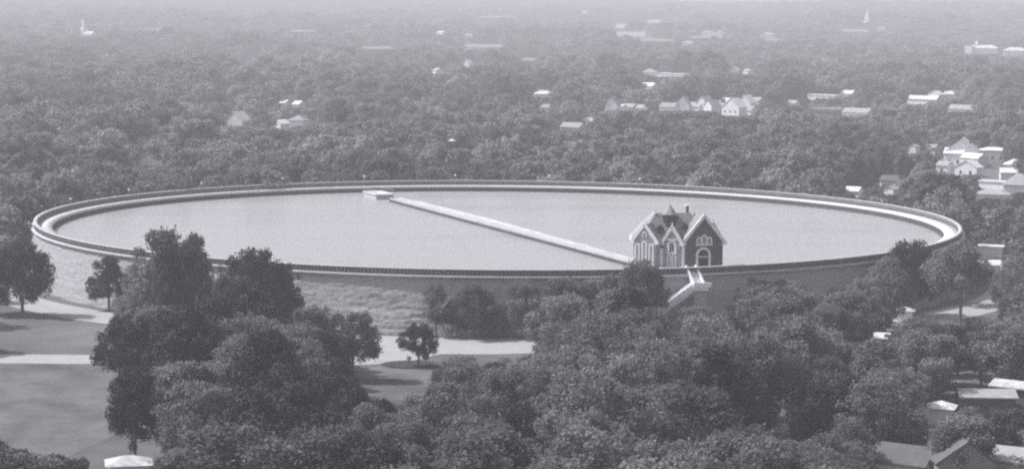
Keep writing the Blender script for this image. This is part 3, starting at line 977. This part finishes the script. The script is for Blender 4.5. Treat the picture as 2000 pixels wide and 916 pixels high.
# ------------------------------------------------------------------ far clearings
FIELD = mat('mown_field', 0.24, rough=1.0, var=0.3, scale=0.02, spec=0.05, detail=6)
FIELDS = []
for px0, px1, py in ((700, 770, 95), (900, 985, 92), (1150, 1215, 121), (1245, 1320, 80), (1340, 1420, 74), (1180, 1232, 56), (930, 1010, 34), (560, 625, 62), (440, 520, 40),
                     (1490, 1530, 79), (1640, 1700, 62), (250, 330, 62), (1010, 1060, 118), (1580, 1650, 214), (1760, 1800, 203)):
    xa_, ya_, g0 = hit(px0, py, 0); xb_, yb_, g1 = hit(px1, py, 0)
    dp = (F_PX * 58) / (py - YH) ** 2 * 3.5
    dp = min(dp, 110)
    V, q = [], []
    nxx = 14
    for i in range(nxx + 1):
        t = i / nxx
        x = xa_ + (xb_ - xa_) * t; y = ya_ + (yb_ - ya_) * t
        e = math.sin(math.pi * min(1, max(0, .06 + .88 * t))) ** .5 * (1 + .3 * math.sin(5 * t + px0))
        for k in (-1, -.33, .33, 1):
            yy = y + k * dp / 2 * e
            V.append((x, yy, float(terrain(x, yy)) + .5))
    for i in range(nxx):
        for k in range(3):
            q.append((i * 4 + k, (i + 1) * 4 + k, (i + 1) * 4 + k + 1, i * 4 + k + 1))
    mb = MB(); mb.add(V, q); o = mb.build('field', FIELD); tag(o, kind='structure')
    ym_ = (ya_ + yb_) / 2
    FIELDS.append((min(xa_, xb_), max(xa_, xb_), ym_ - dp / 2 - 4, ym_ + dp / 2 + 4))
    VIS.append((px0 + 5, px1 - 5, py + 1, ym_))

# ------------------------------------------------------------------ trees
CROWN_R, CROWN_T = {}, {}


def crown_mesh(name, m, Rr, H, z0, nl, nleaf, leaf, seed, shape='round', flat=.85):
    g = np.random.default_rng(seed)
    # lobes filling an uneven crown volume
    C, S = [], []
    for k in range(nl):
        u = g.uniform(0, 2 * math.pi)
        t = g.uniform(0, 1) ** .8
        if shape == 'cone':
            env = (1 - t) * .85 + .12
        elif shape == 'tall':
            env = math.sin(math.pi * (0.12 + .8 * t)) ** .7 * .85
        elif shape == 'spread':
            env = math.sqrt(max(0.02, 1 - (t * .95) ** 2)) * (.75 + .25 * (t > .15))
        else:
            env = math.sin(math.pi * (0.16 + .72 * t)) ** .6
        s = g.uniform(.12, .36) * Rr * (1.0 - .2 * t)
        rr = (Rr * env - s * .7) * g.uniform(.3, 1.3) ** .65
        rr = max(rr, 0)
        asym = 1 + .26 * math.sin(u * 2 + seed) + .12 * math.sin(3 * u + 2 * seed)
        C.append((rr * asym * math.cos(u), rr * asym * math.sin(u), z0 + s * .5 + t * (H - s * 1.3)))
        S.append(s)
    C = np.array(C); S = np.array(S)
    wgt = S ** 2 / (S ** 2).sum()
    li = g.choice(nl, nleaf, p=wgt)
    d = g.normal(size=(nleaf, 3)); d[:, 2] += .25
    d /= np.linalg.norm(d, axis=1)[:, None]
    rad = S[li] * (1 - np.abs(g.normal(0, .3, nleaf))) * (1 + .12 * np.sin(d[:, 0] * 9 + li) + .1 * np.sin(d[:, 1] * 11 + li * 2))
    stray = g.random(nleaf) < .12
    rad = np.where(stray, rad * g.uniform(1.05, 1.35, nleaf), rad)
    P = C[li] + d * rad[:, None] * np.array([1, 1, flat]) + g.normal(0, .16, (nleaf, 3))
    nrm = d + g.normal(0, .85, (nleaf, 3)); nrm /= np.linalg.norm(nrm, axis=1)[:, None]
    a = np.cross(nrm, g.normal(size=(nleaf, 3))); a /= np.linalg.norm(a, axis=1)[:, None]
    b = np.cross(nrm, a)
    sz = leaf * g.uniform(.55, 1.3, nleaf)[:, None]
    q = np.stack([P - a * sz * .5, P + b * sz * .32 + nrm * sz * .12, P + a * sz * .5, P - b * sz * .32 + nrm * sz * .12], 1).reshape(-1, 3)
    CROWN_R[name + str(seed)] = float(np.percentile(np.hypot(P[:, 0], P[:, 1]), 96))
    CROWN_T[name + str(seed)] = float(np.percentile(P[:, 2], 99.5))
    return mesh_np(name, q, np.arange(nleaf * 4), np.full(nleaf, 4), m), C


def trunk_mesh(name, z_top, r, C, seed, m=BARK):
    g = random.Random(seed)
    mb = MB()

    def tube(pts, rs, n=7):
        vs = []
        for (p, rr) in zip(pts, rs):
            for i in range(n):
                a = 2 * math.pi * i / n
                vs.append((p[0] + rr * math.cos(a), p[1] + rr * math.sin(a), p[2]))
        fs = []
        for s in range(len(pts) - 1):
            for i in range(n):
                j = (i + 1) % n
                fs.append((s * n + i, s * n + j, (s + 1) * n + j, (s + 1) * n + i))
        fs.append(tuple(range(n - 1, -1, -1)))
        fs.append(tuple((len(pts) - 1) * n + i for i in range(n)))
        mb.add(vs, fs)
    lx, ly = g.uniform(-.3, .3), g.uniform(-.3, .3)
    tube([(0, 0, -.3), (0, 0, .3), (lx * .5, ly * .5, z_top * .4), (lx, ly, z_top * .75), (lx, ly, z_top)], [r * 1.5, r * 1.05, r * .85, r * .55, r * .15])
    for c in C[::max(1, len(C) // 9)]:
        zs = z_top * g.uniform(.3, .6)
        mid = ((lx + c[0]) * .45, (ly + c[1]) * .45, (zs + c[2]) / 2 - .2)
        tube([(lx * .7, ly * .7, zs), mid, (c[0] * .92, c[1] * .92, c[2])], [r * .4, r * .26, r * .07], 5)
    me = bpy.data.meshes.new(name)
    me.from_pydata(mb.v, [], mb.f)
    me.materials.append(m)
    return me


# tree kinds, all modelled at about 14 m tall and scaled per tree
KIND = {}


def kind(key, m, Rr, H, z0, nl, nleaf, leaf, seed, shape):
    c, C = crown_mesh('crown', m, Rr, H, z0, nl, nleaf, leaf, seed, shape)
    t = trunk_mesh('trunk', z0 + H * .75, .34, C, seed)
    KIND.setdefault(key, []).append((c, t, CROWN_R['crown' + str(seed)], CROWN_T['crown' + str(seed)]))


for s in range(6): kind('round', LEAF, 5.6, 11.5, 2.2, 85, 15000, .45, 11 + s, ['round', 'tall', 'round', 'spread', 'round', 'tall'][s])
for s in range(2): kind('light', LEAF_LIGHT, 4.6, 9.5, 1.8, 80, 13500, .40, 31 + s, 'round')
for s in range(3): kind('dark', LEAF_DARK, 5.4, 11.5, 2.2, 85, 15000, .45, 41 + s, ['round', 'tall', 'spread'][s])
for s in range(3): kind('open', [LEAF, LEAF_LIGHT, LEAF][s], 5.2, 12.0, 3.0, 46, 4600, .5, 71 + s, ['tall', 'round', 'spread'][s])
kind('cone', LEAF_DARK, 3.6, 13.0, 1.0, 40, 8000, .45, 51, 'cone')
kind('spread', LEAF, 6.8, 8.0, 6.0, 44, 8000, .55, 61, 'spread')

TREES = []     # (x, y, z, height, radius factor, kind, variant, label, group)


def tree_obj(x, y, z, h, kf, key, var, label, group=None, rot=0.0, name='broadleaf_tree', cat='tree'):
    c, t, Rr, hh = KIND[key][var % len(KIND[key])]
    o = empty(name, (x, y, z), rot)
    s = h / hh
    o.scale = (s * kf, s * kf, s)
    tag(o, label, cat, group)
    a = bpy.data.objects.new('crown', c); col.objects.link(a); a.parent = o
    b = bpy.data.objects.new('trunk', t); col.objects.link(b); b.parent = o
    return o


def base_at(px, py_top, h, g=0.0):
    """ground point of a tree h tall whose top shows at (px, py_top)"""
    return at_z(px, py_top, g + h)


placed = []    # x, y, r
FOOTROW = []


def key_tree(px, pyt, h, r, key, var, label, name='broadleaf_tree', rot=0.0, group=None):
    x, y = base_at(px, pyt, h)
    c, t, Rr, hh = KIND[key][var % len(KIND[key])]
    kf = (r / Rr) / (h / hh)
    tree_obj(x, y, 0, h, kf, key, var, label, group, rot, name)
    placed.append((x, y, r * .75))
    return x, y


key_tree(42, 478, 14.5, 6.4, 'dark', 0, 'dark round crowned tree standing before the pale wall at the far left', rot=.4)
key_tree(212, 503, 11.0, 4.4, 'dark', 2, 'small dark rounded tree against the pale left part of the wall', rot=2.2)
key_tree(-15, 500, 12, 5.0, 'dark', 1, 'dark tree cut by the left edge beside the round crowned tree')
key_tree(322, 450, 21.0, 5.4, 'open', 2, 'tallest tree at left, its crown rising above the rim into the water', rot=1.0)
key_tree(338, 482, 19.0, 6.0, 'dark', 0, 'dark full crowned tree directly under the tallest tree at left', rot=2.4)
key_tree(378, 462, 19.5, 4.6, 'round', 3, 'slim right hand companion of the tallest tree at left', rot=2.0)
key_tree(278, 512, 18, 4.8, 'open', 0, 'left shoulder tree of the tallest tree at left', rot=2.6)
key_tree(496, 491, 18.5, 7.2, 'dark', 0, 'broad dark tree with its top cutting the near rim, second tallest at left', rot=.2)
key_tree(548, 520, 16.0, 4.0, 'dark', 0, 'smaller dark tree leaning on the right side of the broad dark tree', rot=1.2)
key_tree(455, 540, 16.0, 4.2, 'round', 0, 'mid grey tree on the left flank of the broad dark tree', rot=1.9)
key_tree(818, 634, 7.6, 3.3, 'dark', 0, 'small round tree standing on the grass island in the road', rot=.7)
key_tree(1780, 474, 15.5, 6.5, 'dark', 0, 'large dark tree overlapping the right end of the near rim', rot=1.7)
key_tree(1880, 478, 16.5, 7.2, 'spread', 0, 'tall spreading tree with open lower limbs beside the ring road at right', rot=.8)
key_tree(1735, 505, 14, 5.0, 'round', 3, 'grey rounded tree left of the large dark one at the right rim', rot=2.2)
key_tree(1250, 514, 15.5, 5.0, 'round', 0, 'bushy mid grey tree just below the left windows of the gatehouse', rot=.1)
key_tree(1276, 530, 14.0, 3.0, 'round', 5, 'tree right below the gatehouse porch, left of the stairway', rot=1.1)
key_tree(905, 700, 10.0, 3.7, 'round', 2, 'dark rounded tree in front of the road opening at centre', rot=.9)
key_tree(1885, 815, 9.5, 5.2, 'light', 0, 'pale blossomy shrub like tree in front of the broad grey shed roof', rot=.5)
key_tree(612, 600, 12, 5, 'light', 1, 'pale tree right of the broad dark tree in front of the wall', rot=.5)
key_tree(258, 622, 14, 5.8, 'dark', 0, 'dark tree edging the lawn at the end of the straight road', rot=.5)
key_tree(688, 612, 11.5, 4.6, 'round', 4, 'mid grey tree at the foot of the rough wall left of the grass island', rot=.4)
key_tree(628, 648, 12, 5.0, 'dark', 1, 'dark tree at the end of the straight road left of the road opening', rot=2.4)
key_tree(560, 640, 13, 5.2, 'light', 0, 'pale fuzzy tree in front of the broad dark tree at left', rot=1.4)
key_tree(655, 738, 12, 4.6, 'dark', 2, 'dark tree at the left side of the small lawn patch', rot=.3)
key_tree(858, 765, 11, 4.2, 'dark', 0, 'dark tree at the right side of the small lawn patch', rot=2.3)
key_tree(420, 585, 15, 5.4, 'dark', 2, 'dark tree filling the dip between the two tallest groups at left', rot=1.1)
key_tree(345, 610, 15, 5.8, 'dark', 0, 'dark tree below the tallest tree at left', rot=4.1)
key_tree(470, 660, 14, 6.2, 'round', 3, 'mid grey tree below the broad dark tree at left', rot=2.2)
key_tree(560, 715, 14, 6.2, 'dark', 1, 'dark tree deep in the clump under the end of the straight road', rot=5.2)
key_tree(380, 725, 14, 6.2, 'dark', 2, 'darkest tree in the middle of the clump right of the lawn', rot=3.3)
key_tree(262, 722, 13, 4.6, 'dark', 0, 'very dark tree bordering the lawn below the straight road', rot=2.1)

for k_, px_ in enumerate(range(852, 1285, 42)):
    hh_ = [10.2, 7.4, 9.2, 6.4, 10.8, 8.6, 11.6, 9.0, 12.0, 8.4, 11.4][k_ % 11]
    # foot of the wall at that column, 3.6 m out
    a_ = min(np.linspace(R(250), R(300), 500), key=lambda a: abs(project(RC[0] + 117.2 * math.cos(a), RC[1] + 117.2 * math.sin(a), 5)[0] - px_))
    FOOTROW.append((RC[0] + 117.2 * math.cos(a_), RC[1] + 117.2 * math.sin(a_), hh_, [3.6, 2.8, 3.8, 2.6, 4.2, 3.2, 4.4][k_ % 7]))

key_tree(-78, 498, 14, 5.6, 'dark', 0, 'dark tree standing just outside the left edge of the view', rot=3)
key_tree(-70, 560, 12, 5.0, 'dark', 2, 'lower dark tree just outside the left edge of the view', rot=1)

# areas of the photograph that stay open (lawn, roads, pale wall); crowns are kept off them
OPEN = [
    [(0, 560), (95, 560), (100, 500), (70, 460), (180, 470), (182, 560), (215, 608), (222, 650), (205, 690), (0, 690)],
    [(0, 690), (200, 690), (200, 715), (262, 790), (285, 825), (232, 868), (130, 880), (0, 862)],
    [(752, 662), (800, 668), (810, 700), (705, 720), (700, 712), (752, 700)],
    [(862, 672), (960, 664), (1040, 674), (1035, 690), (940, 706), (880, 700)],
    [(758, 705), (850, 700), (850, 722), (758, 722)],
    [(588, 592), (700, 604), (790, 618), (790, 648), (700, 632), (588, 618)],
    [(412, 545), (432, 545), (436, 600), (412, 610)],
    [(722, 742), (815, 734), (818, 760), (790, 784), (730, 764)],
    [(1832, 606), (1945, 598), (1945, 622), (1832, 630)],
    [(1336, 520), (1400, 520), (1396, 566), (1350, 600), (1306, 608), (1300, 588), (1350, 560)],
    [(1860, 762), (2000, 756), (2000, 778), (1930, 796), (1860, 790)],
    [(1735, 898), (2000, 890), (2000, 930), (1735, 930)],
    [(200, 900), (295, 900), (295, 930), (200, 930)],
    [(1822, 796), (1858, 796), (1858, 812), (1822, 812)],
    [(1755, 604), (1782, 604), (1782, 622), (1755, 622)],
    [(1526, 846), (1546, 846), (1546, 860), (1526, 860)],
]
SKY_X = [-200, 0, 98, 100, 178, 182, 240, 242, 285, 288, 405, 415, 430, 432, 570, 578, 700, 780, 830, 850, 950, 1000, 1030, 1150, 1225, 1338, 1342, 1400, 1405, 1500, 1560, 1640, 1690, 1700, 1735, 1750, 1840, 1845, 1930, 1935, 2300]
SKY_Y = [480, 478, 500, 600, 600, 505, 505, 560, 560, 455, 455, 560, 560, 495, 495, 600, 640, 600, 570, 560, 555, 545, 530, 526, 514, 520, 600, 600, 556, 548, 552, 552, 535, 510, 495, 478, 478, 480, 480, 455, 430]


def inpoly(x, y, P):
    c = False
    j = len(P) - 1
    for i in range(len(P)):
        xi, yi = P[i]; xj, yj = P[j]
        if (yi > y) != (yj > y) and x < (xj - xi) * (y - yi) / (yj - yi) + xi: c = not c
        j = i
    return c


def near_ok(x, y, h, r):
    px, pt = project(x, y, h)
    pb = project(x, y, h * .14)[1]
    rp = F_PX * r / y * 1.08
    for t in (-.8, -.4, 0, .4, .8):
        lim = np.interp(px + t * rp, SKY_X, SKY_Y)
        if pt + (1 - math.sqrt(1 - t * t)) * (pb - pt) * .3 < lim: return False
    cy, hy = (pt + pb) / 2, (pb - pt) / 2
    for P in OPEN:
        for a in range(16):
            for f in (1.0, .55, .0):
                if inpoly(px + f * rp * math.cos(a * .3927), cy + f * hy * math.sin(a * .3927), P): return False
    return True


def free_ground(x, y, m=1.5):
    rr = math.hypot(x - RC[0], y - RC[1])
    if rr < 115.5 + m: return False
    return True


def on_road(x, y):
    rr = math.hypot(x - RC[0], y - RC[1])
    if 118 < rr < 131: return True
    if 118 < rr < 150 and -34 < x < 9 and y < 545: return True
    if abs(y - 397) < 6 and x < -14: return True
    return False


def vis_ok(px, rp, y, top_z, dist_only_less=True):
    """highest tree top allowed at distance y so that the buildings behind still show; returns that height"""
    lim = 1e9
    for (a, b, pb, D) in VIS:
        if y < D + 1 and px + rp > a and px - rp < b and D - y < 700:
            r = ray(px, pb)
            lim = min(lim, CAM_Z + r[2] / r[1] * y)
    return lim


FOOT = []
for o in list(col.objects):
    if o.parent is None and o.type == 'EMPTY' and o.get('category') and o.location.y > 250:
        if o['category'] in ('house', 'building', 'shed', 'hut', 'garage', 'church', 'house wing', 'outbuilding', 'tower'):
            FOOT.append((o.location.x, o.location.y, 5 if o.location.y < 500 else 9))

near = []
# --- in front of and beside the reservoir
g = random.Random(5)
tries = 0
cands = []
for _ in range(42000):
    y = 225 + (700 - 225) * g.random() ** .9
    x = g.uniform(-.255, .255) * y
    cands.append((x, y))
for (x, y) in cands:
    front = y < 545 
    if math.hypot(x - RC[0], y - RC[1]) < 117.5: continue
    if on_road(x, y): continue
    pxe = project(x, y, 5)[0]
    if (pxe < -30 and y < 470) or (y < 560 and (pxe < -110 or pxe > 2100)): continue
    if any(math.hypot(x - a, y - b) < c for a, b, c in FOOT): continue
    h0 = g.uniform(11.5, 17.5)
    ok = False
    if abs(x - RC[0]) > 111 and y > 500 or y > 600:
        front = False
    for f in ((1, .85, .7, .55) if y < 545 else (1, .8, .6)):
        h = h0 * f
        r = h * g.uniform(.36, .48) + .6 * f
        if front and not near_ok(x, y, h, r): continue
        px, pt = project(x, y, h)
        if vis_ok(px, F_PX * r / y * .8, y, h) < h: continue
        ok = True
        break
    if not ok: continue
    if pt > 935: continue
    if any((x - a) ** 2 + (y - b) ** 2 < ((c + r * .75) * (1.0 if y < 545 else .9)) ** 2 for a, b, c in placed): continue
    placed.append((x, y, r * .75))
    near.append((x, y, h, r))

def zone(x, y):
    px, py = project(x, y, 8)
    if y > 545:
        if px < 60: return 'in the woods at the left end of the reservoir'
        if px > 1860: return 'in the woods at the right end of the reservoir'
        return ['behind the left quarter of the far rim', 'behind the far rim left of the inlet platform', 'behind the middle of the far rim', 'behind the far rim above the gatehouse',
                'behind the right quarter of the far rim'][int(np.searchsorted([400, 760, 1180, 1480], px))]
    row = 0 if py < 640 else 1 if py < 740 else 2 if py < 830 else 3
    cols = [330, 560, 780, 1060, 1330, 1560, 1780]
    c_ = int(np.searchsorted(cols, px))
    T = [['beside the pale left end of the wall', 'before the wall under the tallest trees', 'before the rough foot of the wall', 'at the foot of the wall left of centre',
          'at the foot of the wall left of the stairway', 'before the wall right of the stairway', 'before the right part of the wall', 'at the right end of the wall'],
         ['at the edge of the lawn by the straight road', 'in the dark clump below the tallest trees', 'left of the road opening', 'around the road opening',
          'right of the road opening', 'below the stairway to its right', 'left of the right hand road gap', 'around the right hand road gap'],
         ['at the right edge of the lawn', 'deep in the dark clump right of the lawn', 'left of the small lawn patch', 'right of the small lawn patch',
          'in the pale mottled grove at centre', 'in the grove far below the gatehouse', 'left of the shed roofs', 'around the broad grey shed roof'],
         ['at the bottom left below the lawn', 'along the bottom edge under the dark clump', 'along the bottom edge left of centre', 'along the bottom edge at centre',
          'along the bottom edge below the gatehouse', 'along the bottom edge right of centre', 'beside the grey roof at the bottom edge', 'in the bottom right corner by the roofs']]
    return T[row][c_]


ORD = ['leftmost', 'second', 'third', 'fourth', 'fifth', 'sixth', 'seventh', 'eighth', 'ninth', 'tenth', 'eleventh', 'twelfth', 'thirteenth', 'fourteenth', 'fifteenth',
       'sixteenth', 'seventeenth', 'eighteenth', 'nineteenth', 'twentieth']


near = [t for t in near] + FOOTROW
near.sort(key=lambda t: t[1])
NIND = 276
front = [t for t in near if t[1] < 545]
rest = [t for t in near if t[1] >= 545]
rest.sort(key=lambda t: t[1])
indiv = (front + rest)[:NIND]
left_over = (front + rest)[NIND:]
print('near trees', len(front), len(rest))
rows = {}
for (x, y, h, r) in indiv:
    px, py = project(x, y, h)
    u = g.random()
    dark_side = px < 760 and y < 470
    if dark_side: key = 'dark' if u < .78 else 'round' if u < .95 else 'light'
    elif 1000 < px < 1400 and py > 640: key = 'light' if u < .36 else 'round' if u < .88 else 'dark'
    else: key = 'round' if u < .76 else 'dark' if u < .88 else 'light'
    if g.random() < .15: key = 'open'
    if key != 'open' and g.random() < .035: key = 'cone'
    var = g.randrange(6)
    c, t, Rr, hh = KIND[key][var % len(KIND[key])]
    kf = (r / Rr) / (h / hh)
    z_ = zone(x, y)
    o = tree_obj(x, y, 0, h, kf, key, var, 'tree', 'trees ' + z_, g.uniform(0, 6.28))
    rows.setdefault((z_, key), []).append((px, o))
for (z_, key), L_ in rows.items():
    L_.sort(key=lambda t: t[0])
    tone = {'dark': 'dark', 'round': 'mid grey', 'light': 'pale', 'open': 'loose crowned', 'cone': 'dark pointed'}[key]
    for k, (px, o) in enumerate(L_):
        if len(L_) == 1: o['label'] = 'the one %s tree %s' % (tone, z_)
        elif k == 0: o['label'] = 'leftmost %s tree %s' % (tone, z_)
        elif k == len(L_) - 1: o['label'] = 'rightmost %s tree %s' % (tone, z_)
        else: o['label'] = '%s %s tree from left, %s' % (ORD[min(k, 19)], tone, z_)

# --- the wood beyond: one mass, trees instanced on points
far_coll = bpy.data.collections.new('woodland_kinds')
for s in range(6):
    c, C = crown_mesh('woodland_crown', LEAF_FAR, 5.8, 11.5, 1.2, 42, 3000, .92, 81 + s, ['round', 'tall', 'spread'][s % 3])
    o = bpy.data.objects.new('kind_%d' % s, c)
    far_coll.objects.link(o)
pts, scl = [], []
for (x, y, h, r) in left_over:
    pts.append((x, y, 0)); scl.append((r / 5.6, r / 5.6, h / 12.7))
fr = np.random.default_rng(3)


def vnoise(x, y):
    return (np.sin(x / 61 + 2 * np.sin(y / 230)) + np.sin(y / 140 + 1.7 * np.sin(x / 90)) + np.sin((x + y) / 83.)) / 3


y = 640.0
while y < 8200:
    sp = 9.8 if y < 1200 else 11.0 if y < 2000 else 13 if y < 3500 else 19
    half = .25 * y + 20
    n_ = int(2 * half / sp)
    xx = np.linspace(-half, half, n_) + fr.uniform(-.45, .45, n_) * sp
    yy = y + fr.uniform(-.5, .5, n_) * sp
    hs = np.clip(fr.normal(12.6, 3.4, n_), 6, 22) * (1.0 if y < 3500 else 1.15)
    hs = hs * (1 + .16 * vnoise(xx * 1.4, yy * 1.4))
    rs = hs * fr.uniform(.38, .60, n_) * (sp / 10.0) ** .6
    gap = vnoise(xx, yy)
    for a, b, h, r, gp in zip(xx, yy, hs, rs, gap):
        if y < 705 and math.hypot(a - RC[0], b - RC[1]) < 120: continue
        if gp > .82 and b > 1300: continue
        if any(f[0] < a < f[1] and f[2] < b < f[3] for f in FIELDS): continue
        if b < 1100 and any((a - p) ** 2 + (b - q_) ** 2 < 45 for p, q_, _ in placed if abs(q_ - b) < 8): continue
        if b < 700 and any((a - p) ** 2 + (b - q_) ** 2 < 60 for p, q_, _ in placed): continue
        if any(abs(a - p) < s_ and abs(b - q_) < s_ for p, q_, s_ in FOOT): continue
        gz_ = float(terrain(a, b))
        px, pt = project(a, b, gz_ + h)
        lim = vis_ok(px, F_PX * r / b * .75, b, h)
        if gz_ + h > lim:
            h2 = lim - gz_
            if h2 < 3.5: continue
            r *= max(.45, h2 / h); h = h2
        pts.append((a, b, gz_)); scl.append((r / 5.6, r / 5.6, h / 12.7))
    y += sp * .92
# side woods beside the reservoir that fall outside the individually placed band
print('woodland instances', len(pts))
pts = np.array(pts); scl = np.array(scl)
me = bpy.data.meshes.new('distant_woods')
me.vertices.add(len(pts)); me.vertices.foreach_set('co', pts.astype(np.float32).ravel())
at = me.attributes.new('tree_scale', 'FLOAT_VECTOR', 'POINT'); at.data.foreach_set('vector', scl.astype(np.float32).ravel())
at = me.attributes.new('tree_turn', 'FLOAT', 'POINT'); at.data.foreach_set('value', fr.uniform(0, 6.28, len(pts)).astype(np.float32))
at = me.attributes.new('tree_kind', 'INT', 'POINT'); at.data.foreach_set('value', fr.integers(0, 6, len(pts)).astype(np.int32))
me.update()
woods = bpy.data.objects.new('distant_woods', me)
col.objects.link(woods)
tag(woods, 'dense hazy woodland stretching from behind the reservoir to the skyline', 'woods', kind='stuff')
ng = bpy.data.node_groups.new('scatter_trees', 'GeometryNodeTree')
ng.interface.new_socket('Geometry', in_out='INPUT', socket_type='NodeSocketGeometry')
ng.interface.new_socket('Geometry', in_out='OUTPUT', socket_type='NodeSocketGeometry')
N = ng.nodes; Lk = ng.links
gi = N.new('NodeGroupInput'); go = N.new('NodeGroupOutput')
m2p = N.new('GeometryNodeMeshToPoints')
iop = N.new('GeometryNodeInstanceOnPoints')
ci = N.new('GeometryNodeCollectionInfo'); ci.inputs['Collection'].default_value = far_coll
ci.inputs['Separate Children'].default_value = True
ci.inputs['Reset Children'].default_value = True


def attr(name, typ):
    a = N.new('GeometryNodeInputNamedAttribute'); a.data_type = typ; a.inputs['Name'].default_value = name
    return a


asx = attr('tree_scale', 'FLOAT_VECTOR'); atn = attr('tree_turn', 'FLOAT'); aki = attr('tree_kind', 'INT')
cx = N.new('ShaderNodeCombineXYZ')
Lk.new(gi.outputs[0], m2p.inputs[0]); Lk.new(m2p.outputs[0], iop.inputs['Points'])
Lk.new(ci.outputs[0], iop.inputs['Instance'])
iop.inputs['Pick Instance'].default_value = True
Lk.new(aki.outputs[0], iop.inputs['Instance Index'])
Lk.new(atn.outputs[0], cx.inputs[2])
Lk.new(cx.outputs[0], iop.inputs['Rotation'])
Lk.new(asx.outputs[0], iop.inputs['Scale'])
Lk.new(iop.outputs[0], go.inputs[0])
md = woods.modifiers.new('scatter', 'NODES'); md.node_group = ng

# ------------------------------------------------------------------ haze
hm = bpy.data.materials.new('haze')
hm.use_nodes = True
n = hm.node_tree
n.nodes.clear()
o_ = n.nodes.new('ShaderNodeOutputMaterial')
pv = n.nodes.new('ShaderNodeVolumePrincipled')
pv.inputs['Color'].default_value = (0.95, 0.955, 1.0, 1)
pv.inputs['Density'].default_value = HAZE_DENSITY
pv.inputs['Anisotropy'].default_value = 0.0
n.links.new(pv.outputs[0], o_.inputs['Volume'])
mb = MB(); mb.box(-12500, 12500, -2000, 20500, -12, 150)
hz_ = mb.build('haze', hm)
tag(hz_, 'thin pale summer haze over the whole view', kind='stuff')
